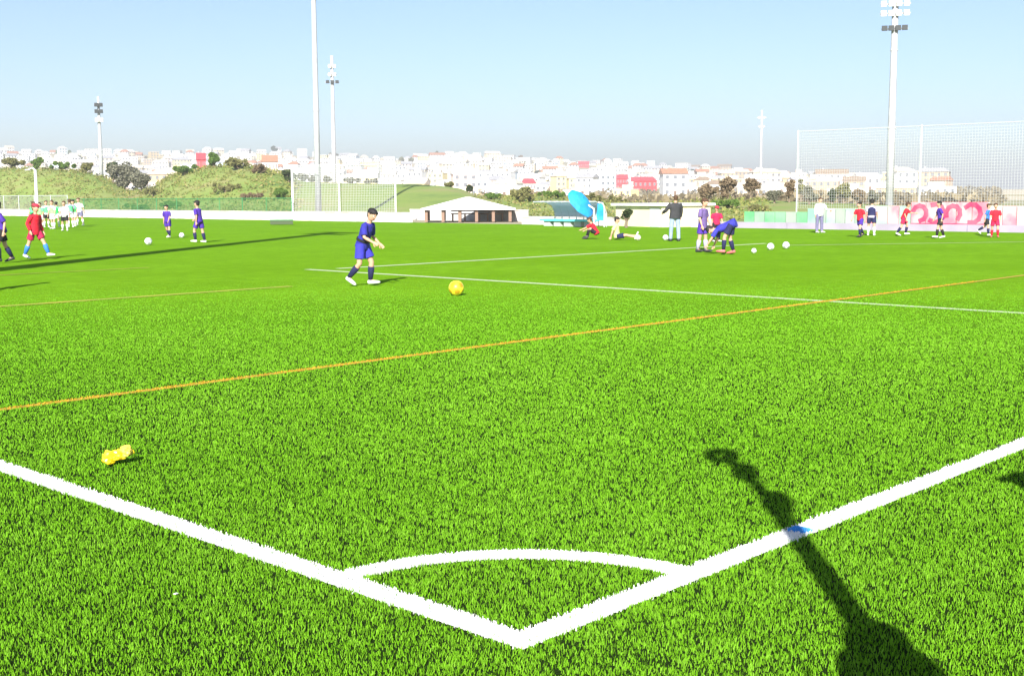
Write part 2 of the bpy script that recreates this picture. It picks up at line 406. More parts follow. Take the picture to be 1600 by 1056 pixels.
# ------------------------------------------------------------------ hoardings
m_mint = mat('mint_hoarding', (0.10, 0.38, 0.15), 0.6, vscale=0.9, col2=(0.20, 0.42, 0.24))
m_mintg = mat('grey_mint_hoarding', (0.22, 0.35, 0.25), 0.6, vscale=0.9, col2=(0.30, 0.36, 0.30))
m_pinkw = mat('pale_pink_board', (0.62, 0.17, 0.23), 0.6, vscale=1.6, col2=(0.60, 0.38, 0.38))
m_pink = mat('crimson_paint', (0.50, 0.02, 0.09), 0.6, vscale=1.5, col2=(0.60, 0.10, 0.16))
m_teal = mat('pale_teal_board', (0.20, 0.38, 0.30), 0.6, vscale=1.0, col2=(0.36, 0.42, 0.38))
def hoarding(px0, px1, ytop, ybot, npan, mats, label, u=46.75):
    v0, v1 = v_at(px1, u), v_at(px0, u); pxm = (px0+px1)/2; D = (u-CAM.x)/math.cos(bearing_of(pxm))
    zt, zb = z_at(pxm, ytop, D), max(0.05, z_at(pxm, ybot, D)); t = empty('hoarding', (u, v0, 0), 0, label, 'hoarding'); L = v1-v0
    for i in range(npan):
        MB().box(0, L*i/npan+0.02, zb, 0.05, L*(i+1)/npan-0.02, zt).build('board', mats[i % len(mats)], t)
    for i in range(npan+1):
        MB().box(0.06, L*i/npan-0.04 if i else 0, 0, 0.14, L*i/npan+0.04 if i < npan else L, zt).build('post', m_post, t)
    return t, L, zb, zt
hoarding(1163, 1262, 331, 352, 6, [m_mint, m_mintg, m_mint], 'mint green hoarding of boards to the left of the man in the white shirt')
hoarding(1262, 1352, 326, 354, 6, [m_mintg, m_teal], 'greyish mint hoarding behind the man in the white shirt')
hoarding(1352, 1424, 322, 356, 4, [m_teal, m_pinkw], 'pale teal and pink hoarding behind the two boys in red and navy')
bt, L, zb, zt = hoarding(1424, 1545, 316, 356, 5, [m_pinkw], 'pale pink banner board with big crimson painted shapes')
st = MB()
def stroke(pts, w):
    for i in range(len(pts)-1):
        a, b = Vector(pts[i]), Vector(pts[i+1]); d = (b-a).normalized(); nn = Vector((0, -d.z, d.y))*w/2; e = d*w*0.3
        x = -0.006-0.0015*i
        st.add([(x, *(a-nn-e)[1:]), (x, *(b-nn+e)[1:]), (x, *(b+nn+e)[1:]), (x, *(a+nn-e)[1:])], [(0,3,2,1)])
H_ = zt-zb
for k, (c, r) in enumerate([(0.12, 0.30), (0.33, 0.36), (0.56, 0.30), (0.80, 0.36)]):
    cy = L*(1-c); cz = zb+H_*0.56
    a0 = (0.3, 1.1, -0.4, 0.7)[k]; pts = [(0, cy+math.cos(a0+j*0.62)*r*H_*0.95, cz+math.sin(a0+j*0.62)*r*H_) for j in range(8)]
    stroke(pts, 0.19)
stroke([(0, L*0.02, zb+0.10), (0, L*0.98, zb+0.10)], 0.16)
st.build('painted_shape', m_pink, bt)
hoarding(1545, 1660, 322, 357, 5, [m_wall, m_pinkw], 'white and pink boards at the right edge of the picture')

# ------------------------------------------------------------------ floodlight masts
m_mast = mat('white_mast_paint', (0.45, 0.46, 0.48), 0.5, vscale=1.5, col2=(0.38, 0.39, 0.41))
m_mastg = mat('grey_mast_steel', (0.50, 0.51, 0.53), 0.5, vscale=1.5, col2=(0.42, 0.43, 0.45))
m_lampd = mat('dark_lamp_housing', (0.05, 0.055, 0.06), 0.5)
m_lampw = mat('lamp_glass', (0.70, 0.70, 0.66), 0.15)
def mast(loc, h, rb, rt, face, rows, label, m=None, name='floodlight_mast', w=2.6, group='floodlight masts around the ground'):
    m = m or m_mast
    t = empty(name, loc, face, label, 'floodlight mast', group)     # local -X faces the pitch
    MB().tube([(0,0,0), (0,0,h*0.33), (0,0,h*0.66), (0,0,h)], [rb, rb*0.67+rt*0.33, rb*0.33+rt*0.67, rt], 14).build('pole', m, t, smooth=True)
    MB().tube([(0,0,-0.02), (0,0,0.05)], rb*1.9, 14).build('base_plate', m, t)
    for k in (0.33, 0.66):
        r = rb+(rt-rb)*k; MB().tube([(0,0,h*k), (0,0,h*k+0.12)], r*1.18, 14).build('collar', m, t)
    lm = MB(); lm.box(-0.28, -0.24, -0.2, 0.0, 0.24, 0.24); lm_me = lm.mesh('floodlight', m_lampd)
    gl_me = MB().box(-0.31, -0.21, -0.17, -0.283, 0.21, 0.21).mesh('lamp_glass', m_lampw)
    for (z, n_, ww, dark) in rows:
        b = MB().box(-0.28, -ww/2, z-0.06, -0.16, ww/2, z+0.06).build('crossbar', m, t)
        MB().box(-0.16, -0.12, z-0.10, rt*0.5, 0.12, z+0.10).build('bracket', m, t)
        for i in range(n_):
            y = -ww/2+ww*(i+0.5)/n_
            o = bpy.data.objects.new('floodlight', lm_me); C.objects.link(o); o.parent = t; o.location = (-0.30, y, z+0.05)
            o.rotation_euler = (0, -0.45 if not dark else -0.15, 0)
            g_ = bpy.data.objects.new('lamp_glass', gl_me); C.objects.link(g_); g_.parent = o
            if dark: g_.material_slots[0].link = 'OBJECT'; g_.material_slots[0].material = m_lampd
            if not dark:
                o.material_slots[0].link = 'OBJECT'; o.material_slots[0].material = m_mastg
    return t
def face_cam(p): return math.atan2(p.y-CAM.y, p.x-CAM.x)
def mast_at(px, dist, h, rb, rt, rows, label, **k):
    p = at_dist(px, 306, dist); p.z = max(0, terrain_z(px, dist)) if dist > r_edge(px) else 0
    rows = [((z_at(px, -z, dist)-p.z) if z < 0 else z, a, b, c) for z, a, b, c in rows]
    return mast((p.x, p.y, p.z-0.02), h-p.z, rb, rt, face_cam(p), rows, label, **k)
mast_at(497, 84, 22, 0.21, 0.14, [(20.6, 4, 2.6, 1), (21.6, 4, 2.6, 0)], 'tallest white mast rising out of the top of the picture, left of centre')
mast_at(523, 178, 21.4, 0.34, 0.22, [(-129, 3, 2.0, 1), (-117, 2, 1.3, 0), (-104, 2, 1.2, 0)], 'distant pale mast with lamps, just right of the tallest mast')
mast_at(160, 160, 13.9, 0.26, 0.14, [(-188, 2, 1.0, 0), (-175, 2, 1.0, 1), (-165, 2, 1.0, 1)], 'short slim grey mast on the left behind the green bibs', m=m_mastg)
mast_at(1390, 112, 20.6, 0.34, 0.26, [(-46, 4, 2.2, 1), (-22, 4, 2.5, 0), (-7, 4, 2.5, 0), (19.8, 4, 2.4, 0)], 'thick pale mast with rows of lamps at the top right')
mast_at(1188, 300, 21.5, 0.34, 0.24, [(-184, 2, 2.2, 0), (-198, 2, 1.6, 0)], 'farthest faint mast on the skyline above the tan houses')
mast((-1.07, 16.45, 0), 21.6, 0.46, 0.30, math.pi, [(20.6, 4, 2.6, 1), (21.8, 4, 2.6, 0)], 'white mast beside the left touchline, throwing the long thin shadow')
tp = empty('street_lamp', (*at_dist(57, 306, 128)[:2], 0.0), 0, 'thin pale lamp post on the left behind the boy in red', 'lamp post')
zt_ = z_at(57, 266, 128)
MB().tube([(0,0,0), (0,0,zt_)], [0.17, 0.13], 8).build('pole', m_wpost, tp)
MB().tube([(0,0,zt_), (0.0,0.5,zt_+0.2), (0,1.4,zt_+0.15)], 0.06, 6).build('arm', m_wpost, tp)
MB().box(-0.15, 1.2, zt_, 0.15, 1.9, zt_+0.12).build('lamp_head', m_mastg, tp)
sp_ = at_dist(1107, 306, 75)

# ------------------------------------------------------------------ trees, bushes, scrub
L_dark = leaf_mat('dark_leaves', (0.03, 0.05, 0.02), (0.055, 0.08, 0.03), (0.10, 0.13, 0.05))
L_green = leaf_mat('green_leaves', (0.05, 0.10, 0.02), (0.10, 0.18, 0.03), (0.17, 0.26, 0.05))
L_olive = leaf_mat('olive_leaves', (0.11, 0.12, 0.04), (0.19, 0.19, 0.07), (0.28, 0.26, 0.11))
L_grey = leaf_mat('grey_green_leaves', (0.10, 0.11, 0.07), (0.17, 0.17, 0.12), (0.26, 0.25, 0.18))
L_brown = leaf_mat('brown_twigs', (0.12, 0.08, 0.05), (0.20, 0.15, 0.09), (0.30, 0.24, 0.15))
m_bark = mat('bark', (0.14, 0.10, 0.07), 0.95, vscale=4, col2=(0.22, 0.18, 0.13), bump=0.4)
def leaf_cloud(centres, rads, per, size, squash=0.8):
    vs, tn = [], []
    for c, r in zip(centres, rads):
        n = max(6, int(per*r*r)) ; d = rng.normal(size=(n, 3)); d /= np.linalg.norm(d, axis=1)[:, None]
        p = np.array(c) + d*(r*rng.uniform(0.35, 1.05, n)**0.6)[:, None]*np.array([1, 1, squash])
        a = rng.normal(size=(n, 3)); a /= np.linalg.norm(a, axis=1)[:, None]; b = np.cross(a, rng.normal(size=(n, 3))); b /= np.linalg.norm(b, axis=1)[:, None]
        s = (size*rng.uniform(0.6, 1.4, n))[:, None]
        vs.append(np.stack([p-a*s, p-b*s*0.6, p+a*s, p+b*s*0.6], 1)); tn.append(np.clip(rng.normal(0.5, 0.22, n), 0, 1))
    v = np.concatenate(vs).reshape(-1, 3); return v, np.arange(len(v)).reshape(-1, 4), np.concatenate(tn)
def crown_mesh(w, h, z0, nclump, per, size, material, taper=0.0):
    cs, rs = [], []
    for i in range(nclump):
        d = rng.normal(size=3); d /= np.linalg.norm(d); k = rng.uniform(0.15, 0.85)
        z = d[2]*k; f = 1-taper*(z*0.5+0.5)
        cs.append((d[0]*k*w/2*f, d[1]*k*w/2*f, z0+h/2+z*h/2)); rs.append(min(w, h)*rng.uniform(0.16, 0.28))
    v, q, t = leaf_cloud(cs, rs, per/(min(w, h)**2)*20, size)
    return np_mesh('crown', v, q, material, t)
def tree(loc, h, w, material, label, trunk=0.3, nclump=16, per=220, size=None, taper=0.0, cat='tree', name='tree', group=None):
    t = empty(name, loc, random.uniform(0, 6), label, cat, group); th = h*trunk; size = size or max(0.12, w*0.035)
    r = max(0.08, h*0.022)
    k = MB().tube([(0,0,-0.3), (0.02*h,0,th*0.5), (0,0.02*h,th), (0.03*h,0,h*0.75)], [r*1.4, r, r*0.8, r*0.25], 7)
    for j in range(4):
        a = j*1.6+random.random(); k.tube([(0,0.01*h,th*0.95), (math.cos(a)*w*0.3, math.sin(a)*w*0.3, th+(h-th)*0.45)], [r*0.55, r*0.15], 5)
    k.build('trunk', m_bark, t)
    np_obj('crown', crown_mesh(w, (h-th)*1.0, th, nclump, per, size, material, taper), t)
    return t
def on_hill(px, r):
    b = bearing_of(px); return (CAM.x+r*math.cos(b), CAM.y+r*math.sin(b), terrain_z(px, r))
def r_for_row(px, py):
    lo, hi = R0, R1
    for _ in range(30):
        m_ = (lo+hi)/2
        if row_city(px, m_) > py: lo = m_
        else: hi = m_
    return lo
# trees and shrubs on the embankment: (px, metres beyond the boundary, height px, width px, material, label)
def emb_plant(px, off, hp, wp, material, label, kind='tree', **k):
    r = r_edge(px)+off; loc = on_hill(px, r); s = r/FPX
    return tree(loc, hp*s, wp*s, material, label, name=kind, cat=kind.split('_')[-1], **k)
emb_plant(196, 30, 42, 42, L_grey, 'tall dark grey-green tree right of the slim grey mast', trunk=0.12, nclump=20)
emb_plant(222, 26, 34, 34, L_grey, 'rounded grey shrubby tree to the right of the tall grey-green tree', trunk=0.1)
emb_plant(178, 31, 30, 22, L_dark, 'narrow dark tree directly beside the slim grey mast', trunk=0.1)
emb_plant(100, 32, 12, 46, L_green, 'wide low green tree on the bank behind the green bibs', 'bush', trunk=0.05)
emb_plant(60, 32, 16, 22, L_green, 'small round green bush on the bank by the thin lamp post', 'bush', trunk=0.05)
emb_plant(20, 33, 20, 40, L_olive, 'olive tree on the bank at the far left edge', trunk=0.1)
emb_plant(135, 30, 16, 30, L_olive, 'olive bush on the bank just left of the slim mast', 'bush', trunk=0.05)
emb_plant(290, 28, 16, 50, L_green, 'broad green bush on the slope left of the red house', 'bush', trunk=0.05)
emb_plant(336, 30, 22, 18, L_green, 'bright green tree in front of the red house', trunk=0.1)
emb_plant(372, 27, 18, 46, L_olive, 'large olive thicket at the top of the bank', 'bush', trunk=0.05)
emb_plant(352, 15, 14, 50, L_olive, 'dry olive bush halfway down the bank', 'bush', trunk=0.05)
emb_plant(408, 26, 14, 40, L_brown, 'brown bush near the top of the bank', 'bush', trunk=0.05)
emb_plant(395, 12, 10, 44, L_brown, 'low brown bush in the middle of the bank', 'bush', trunk=0.05)
emb_plant(452, 24, 24, 16, L_dark, 'dark slim tree just left of the ball-stop net', trunk=0.15)
emb_plant(438, 14, 15, 26, L_green, 'green bush at the right end of the bank', 'bush', trunk=0.05)
emb_plant(270, 8, 12, 48, L_green, 'green bush low on the bank behind the boy in purple', 'bush', trunk=0.05)
emb_plant(215, 6, 12, 60, L_green, 'green bush just behind the white wall on the left', 'bush', trunk=0.05)
emb_plant(240, 20, 13, 36, L_olive, 'olive bush under the grey trees', 'bush', trunk=0.05)
emb_plant(472, 33, 14, 22, L_grey, 'grey tree seen through the net left of the tallest mast', trunk=0.1)
emb_plant(490, 32, 9, 20, L_grey, 'low grey bush seen through the net at the tallest mast', 'bush', trunk=0.1)
emb_plant(512, 33, 10, 16, L_grey, 'small grey bush between the two masts', 'bush', trunk=0.1)
emb_plant(548, 34, 9, 34, L_grey, 'long grey hedge clump behind the net left part', 'bush', trunk=0.05)
emb_plant(578, 34, 8, 30, L_grey, 'grey hedge clump above the running boy', 'bush', trunk=0.05)
emb_plant(704, 34, 8, 22, L_olive, 'small olive bush above the left part of the pavilion', 'bush', trunk=0.05)
emb_plant(734, 33, 12, 10, L_dark, 'tiny dark tree right of the pavilion peak', trunk=0.1)
emb_plant(770, 26, 10, 50, L_green, 'green bush above the right part of the pavilion', 'bush', trunk=0.05)
emb_plant(815, 22, 22, 50, L_olive, 'yellow-green shrub between pavilion and dugout', 'bush', trunk=0.05)
emb_plant(860, 28, 12, 60, L_green, 'green bush right above the dugout', 'bush', trunk=0.05)
emb_plant(925, 22, 20, 34, L_olive, 'olive shrub behind the blue flag', 'bush', trunk=0.05)
emb_plant(960, 30, 10, 60, L_olive, 'low olive hedge above the cream shed', 'bush', trunk=0.05)
emb_plant(1140, 18, 14, 60, L_green, 'green bush behind the bending boy', 'bush', trunk=0.05)
emb_plant(1180, 14, 12, 40, L_olive, 'dull green bush left of the mint hoarding', 'bush', trunk=0.05)
for i, (px, hp, wp, M_, w_) in enumerate([(1108,30,34,L_brown,'brown bare tree right of the man in the black jacket'),(1136,34,44,L_brown,'wide brown tree above the bending boy'),
      (1172,38,36,L_brown,'brown tree above the left end of the mint hoarding'),(1210,22,28,L_grey,'grey tree over the mint hoarding'),(1233,38,16,L_brown,'slim brown tree among the tan houses'),
      (1252,34,18,L_olive,'slim olive tree among the tan houses'),(1265,26,26,L_grey,'grey tree left of the man in the white shirt'),(1300,22,12,L_dark,'tiny dark tree right of the head of the man in white'),
      (1318,30,28,L_olive,'olive tree between the man in white and the right mast'),(1340,26,22,L_brown,'brown tree above the boys in red and navy'),(1362,22,18,L_grey,'grey bush at the foot of the right mast')]):
    emb_plant(px, 26+3*(i % 3), hp, wp, M_, w_, trunk=0.2, nclump=12, per=110)
# loose scrub covering the bank
def scrub():
    cs, rs = [], []
    for i in range(3200):
        px = random.uniform(-250, 470) if random.random() < 0.8 else random.uniform(740, 1200)
        off = random.uniform(3, 36); b = bearing_of(px); r = r_edge(px)+off
        cs.append((CAM.x+r*math.cos(b), CAM.y+r*math.sin(b), terrain_z(px, r)+0.05)); rs.append(random.uniform(0.15, 0.6))
    v, q, t = leaf_cloud(cs, rs, 70, 0.11, 0.6); return np_mesh('scrub', v, q, None, t)
def scrub_build():
    cs = []
    m = leaf_mat('scrub_leaves', (0.10, 0.14, 0.03), (0.21, 0.23, 0.06), (0.32, 0.26, 0.12))
    me = scrub(); me.materials.clear(); me.materials.append(m)
    o = np_obj('scrub', me, kind='stuff'); tag(o, 'dry olive and green scrub covering the bank behind the pitch', 'scrub')
scrub_build()
def far_scrub():
    cs, rs = [], []
    for i in range(700):
        px = random.uniform(1060, 1560) if random.random() < 0.7 else random.uniform(740, 1100)
        b = bearing_of(px); r = random.uniform(150, 560)
        cs.append((CAM.x+r*math.cos(b), CAM.y+r*math.sin(b), terrain_z(px, r)+0.3)); rs.append(random.uniform(0.9, 2.4))
    v, q, t = leaf_cloud(cs, rs, 14, 0.55, 0.6); m = leaf_mat('far_scrub_leaves', (0.13, 0.11, 0.07), (0.23, 0.19, 0.11), (0.34, 0.29, 0.19))
    tag(np_obj('far_scrub', np_mesh('far_scrub', v, q, m, t), kind='stuff'), 'brown scrub and low thickets in front of the tan houses', 'scrub')
far_scrub()

# ------------------------------------------------------------------ the town on the hill
WALLS = {'ochre': (0.50, 0.40, 0.24), 'white': (0.80, 0.80, 0.78), 'cream': (0.70, 0.60, 0.44), 'pale pink': (0.78, 0.62, 0.56), 'tan': (0.42, 0.33, 0.24), 'pale grey': (0.62, 0.63, 0.66),
         'yellow': (0.78, 0.66, 0.34), 'red': (0.60, 0.05, 0.06), 'pale blue': (0.60, 0.70, 0.78)}
ROOFS = {'white': (0.72, 0.71, 0.68), 'terracotta': (0.42, 0.20, 0.12), 'red': (0.62, 0.05, 0.07), 'grey': (0.38, 0.38, 0.40), 'pale': (0.62, 0.55, 0.45), 'brown': (0.30, 0.22, 0.15)}
WM = {k: mat('house_wall_'+k.replace(' ', '_'), c, 0.9, vscale=0.5, col2=tuple(x*0.9 for x in c)) for k, c in WALLS.items()}
RM = {k: mat('house_roof_'+k, c, 0.85, vscale=1.5, col2=tuple(x*0.75 for x in c)) for k, c in ROOFS.items()}
m_glass = mat('dark_window', (0.16, 0.17, 0.19), 0.3); m_door = mat('house_door', (0.16, 0.10, 0.07), 0.6)
TEMPL = {}
def template(storeys, roof, wide):
    """unit meshes of one kind of house; front faces local -X"""
    k = (storeys, roof, wide)
    if k in TEMPL: return TEMPL[k]
    w, d, h = (15.0 if wide else 9.5), 8.0, 2.9*storeys
    parts = {'wall': MB().box(-d/2, -w/2, -3.0, d/2, w/2, h).mesh('wall', WM['white'])}
    if roof == 'flat':
        r = MB(); r.box(-d/2-0.1, -w/2-0.1, h+0.003, d/2+0.1, w/2+0.1, h+0.35); r.box(-0.5, -w/4, h+0.353, 2.2, w/6, h+2.2)
        parts['roof'] = r.mesh('roof', RM['white'])
    elif roof == 'gable':
        e = 0.5; z = h+0.003; r = MB()
        r.add([(-d/2-e,-w/2-e,z),(d/2+e,-w/2-e,z),(d/2+e,w/2+e,z),(-d/2-e,w/2+e,z),(0,-w/2-e,z+2.2),(0,w/2+e,z+2.2)], [(0,3,2,1),(0,4,5,3),(1,2,5,4),(0,1,4),(2,3,5)])
        parts['roof'] = r.mesh('roof', RM['terracotta'])
    else:
        e = 0.5; z = h+0.003; r = MB()
        r.add([(-d/2-e,-w/2-e,z),(d/2+e,-w/2-e,z),(d/2+e,w/2+e,z),(-d/2-e,w/2+e,z),(0,-w/2+2.6,z+2.0),(0,w/2-2.6,z+2.0)], [(0,3,2,1),(0,4,5,3),(1,2,5,4),(0,1,4),(2,3,5)])
        parts['roof'] = r.mesh('roof', RM['terracotta'])
    parts['window'] = MB().box(-0.05, -0.65, -0.7, 0.03, 0.65, 0.7).mesh('window', m_glass)
    parts['door'] = MB().box(-0.06, -0.55, 0, 0.02, 0.55, 2.1).mesh('door', m_door)
    parts['chimney'] = MB().box(0.8, w/4, h+0.4, 1.5, w/4+0.7, h+2.6).mesh('chimney', WM['white'])
    n = 5 if wide else 3; wins = []
    for s in range(storeys):
        for i in range(n):
            y = -w/2+w*(i+0.5)/n
            if s == 0 and i == n//2: continue
            wins.append((-d/2, y, 2.9*s+1.6))
    TEMPL[k] = (parts, wins, d, w, h); return TEMPL[k]
def house(px, r, storeys, roof, wide, wc, rc, label, sc=(1,1,1), rz=0.0, z=None, group='houses of the town on the hill'):
    parts, wins, d, w, h = template(storeys, roof, wide)
    x, y, zz = on_hill(px, r)
    t = empty('house', (x, y, zz if z is None else z), math.atan2(y-CAM.y, x-CAM.x)+rz, label, 'house', group); t.scale = sc
    def put(name, loc=(0,0,0), m=None, par=None):
        o = bpy.data.objects.new(name, parts[name]); C.objects.link(o); o.parent = par or t; o.location = loc
        if m: o.material_slots[0].link = 'OBJECT'; o.material_slots[0].material = m
        return o
    put('wall', m=WM[wc]); ro = put('roof', m=RM[rc])
    if roof != 'flat': put('chimney', m=WM['white'], par=ro)
    for wl in wins: put('window', wl)
    put('door', (-d/2, 0 if True else 0, 0.02))
    return t
LM = [(-400,60,'above the boy in red'),(60,150,'above the green bibs'),(150,215,'by the slim grey mast'),(215,270,'above the left boy in purple'),(270,345,'above the right boy in purple'),(345,430,'over the green bank'),
      (430,490,'left of the tallest mast'),(490,560,'right of the tallest mast'),(560,620,'above the running boy'),(620,690,'over the pavilion left end'),(690,740,'over the pavilion peak'),(740,800,'over the pavilion right end'),
      (800,860,'above the dugout'),(860,920,'above the blue parasol'),(920,985,'above the sitting boys'),(985,1035,'left of the black jacket'),(1035,1080,'above the black jacket'),
      (1080,1125,'above the dull purple boy'),(1125,1175,'above the bending boy'),(1175,1225,'above the white balls'),(1225,1265,'left of the man in white'),(1265,1310,'above the man in white'),(1310,1360,'above the red-navy pair'),(1360,1900,'by the right mast')]
def lm_of(px):
    for a, b, s in LM:
        if a <= px < b: return s
    return 'at the edge'
def row_word(r):
    t = (r-R0)/(R1-R0)
    return ('lowest', 'low', 'midway', 'fairly high', 'high', 'crest')[min(5, int(max(0, t)*6))]
def describe(wc, rc, roof, storeys, wide, px, r, size):
    rw = {'flat': f'flat {rc} roof', 'gable': f'{rc} gabled roof', 'hip': f'{rc} hipped roof'}[roof]
    st_ = ('one-storey', 'two-storey', 'three-storey', 'four-storey')[storeys-1]
    return f"{'long ' if wide else ''}{wc} {st_} house, {rw}, {row_word(r)} {lm_of(px)}"
specs = []
rr = R0-95; row = 0
while rr < R1+30:
    step = 12.4*(1+0.15*random.random())
    dpx = step/rr*FPX; px = -130+random.uniform(0, dpx)
    while px < 1470:
        r = rr+random.uniform(-12, 12); tanny = px > 1085 or (150 < px < 275 and random.random() < 0.6)
        if px > 1085 or 200 < px < 270: wc = random.choice(['ochre', 'tan', 'cream', 'ochre', 'tan', 'pale pink', 'white'])
        else: wc = random.choice(['white']*9+['cream', 'cream', 'pale pink', 'pale grey', 'pale blue', 'yellow'])
        roof = random.choice(['flat', 'flat', 'gable', 'hip'])
        rc = random.choice(['white', 'white', 'pale']) if roof == 'flat' else random.choice(['terracotta', 'pale', 'white', 'white', 'pale', 'grey'] + (['brown', 'brown'] if tanny else ['white', 'white']))
        specs.append([px, r, random.choice([1, 1, 1, 2, 2, 3]), roof, random.random() < 0.3, wc, rc, random.uniform(0.66, 0.9), random.uniform(-0.5, 0.5)])
        px += dpx*random.uniform(0.8, 1.35)
    rr += 34+0.03*(rr-R0); row += 1
def visible(s):
    px, r = s[0], s[1]; h = 2.9*s[2]+1.5
    top = row_city(px, r) - h/r*FPX
    return top < prof(EMB, px)-1 and -90 < px
skip_zones = [(300, 345, 250, 275)]
FEAT = [(970,288,20),(1008,293,34),(992,287,12),(912,258,16),(826,297,22)]
def blocks(s):
    return any(abs(s[0]-a) < w_/2+10 and r_for_row(a, b+4)-180 < s[1] < r_for_row(a, b+4)+6 for a, b, w_ in FEAT)
specs = [s for s in specs if not blocks(s)]
specs = [s for s in specs if visible(s) and not (550 > s[0] > 1e9)]
specs = [s for s in specs if not (s[0] > 1380 and row_city(s[0], s[1]) < 290)]
specs.sort(key=lambda s: s[1])
near = [s for s in specs if -20 < s[0] < 1620][:290]; nearset = set(id(s) for s in near); rest = [s for s in specs if id(s) not in nearset]
seen = {}
for s in sorted(near, key=lambda q: q[0]):
    px, r, stn, roof, wide, wc, rc, sc, rz = s
    seen.setdefault(describe(wc, rc, roof, stn, wide, px, r, sc), []).append(id(s))
for s in near:
    px, r, stn, roof, wide, wc, rc, sc, rz = s
    lb = describe(wc, rc, roof, stn, wide, px, r, sc); ids = seen[lb]
    if len(ids) > 1: lb = ('leftmost ' if ids[0] == id(s) else 'rightmost ' if ids[-1] == id(s) else 'middle ') + lb
    house(px, r, stn, roof, wide, wc, rc, lb, (sc, sc, sc), rz)
# farther roofs of the town read as one mass
def rest_mesh():
    wall_keys, roof_keys = list(WM), list(RM); mats = [WM[k] for k in wall_keys]+[RM[k] for k in roof_keys]+[m_glass]; mb = MB()
    for (px, r, stn, roof, wide, wc, rc, sc, rz) in rest:
        x, y, z = on_hill(px, r); a = math.atan2(y-CAM.y, x-CAM.x)+rz; ca, sa = math.cos(a), math.sin(a)
        w, d, h = (15.0 if wide else 9.5)*sc, 8.0*sc, 2.9*stn*sc
        T = lambda p: (x+p[0]*ca-p[1]*sa, y+p[0]*sa+p[1]*ca, z+p[2])
        k = len(mb.v); b = MB().box(-d/2, -w/2, -3, d/2, w/2, h); mb.add([T(p) for p in b.v], b.f, wall_keys.index(wc))
        rm = len(wall_keys)+roof_keys.index(rc)
        if roof == 'flat': b = MB().box(-d/2-0.1, -w/2-0.1, h+0.003, d/2+0.1, w/2+0.1, h+0.35)
        else:
            e = 0.5; q = 0 if roof == 'gable' else 2.6
            b = MB().add([(-d/2-e,-w/2-e,h+.003),(d/2+e,-w/2-e,h+.003),(d/2+e,w/2+e,h+.003),(-d/2-e,w/2+e,h+.003),(0,-w/2-e+q,h+2.2),(0,w/2+e-q,h+2.2)], [(0,3,2,1),(0,4,5,3),(1,2,5,4),(0,1,4),(2,3,5)])
        mb.add([T(p) for p in b.v], b.f, rm)
        n = 5 if wide else 3
        for s_ in range(stn):
            for i in range(n):
                yy = -w/2+w*(i+0.5)/n; b = MB().box(-d/2-0.06, yy-0.6, 2.9*s_*sc+0.9, -d/2-0.01, yy+0.6, 2.9*s_*sc+2.2)
                mb.add([T(p) for p in b.v], b.f, len(mats)-1)
    o = mb.build('distant_houses', mats, kind='stuff'); tag(o, 'mass of small pale houses crowding the crest of the hill', 'houses')
rest_mesh()
# houses that stand out
def feature(px, py, wpx, stn, roof, wc, rc, label, r=None):
    r = r or r_for_row(px, py+4); parts = template(stn, roof, True); w = wpx*r/FPX
    b = bearing_of(px); z = z_at(px, py+2.9*stn/r*FPX*0.5+1.5, r)
    return house(px, r-22, stn, roof, True, wc, rc, label, (1, w/15.0, 1), 0.0, z=z)
feature(970, 288, 20, 2, 'gable', 'red', 'red', 'red house block with red roof standing alone left of the long red roof')
feature(1008, 293, 34, 2, 'hip', 'red', 'red', 'long bright red roofed hall, the biggest red thing on the hill')
feature(992, 287, 12, 1, 'gable', 'pale pink', 'red', 'small red gabled roof just above the left end of the long red hall')
feature(912, 258, 16, 1, 'gable', 'red', 'red', 'small crimson roof high on the hill above the blue parasol')
feature(826, 297, 22, 2, 'hip', 'pale pink', 'red', 'faded red roofed house just above the dugout')
feature(316, 259, 13, 1, 'gable', 'red', 'red', 'narrow dark red house standing at the top of the green bank', r=420)
feature(333, 260, 9, 1, 'gable', 'pale pink', 'terracotta', 'narrow orange-red house behind the bright green tree', r=430)
feature(423, 262, 22, 1, 'gable', 'pale pink', 'terracotta', 'terracotta roofed house at the right end of the bank', r=420)
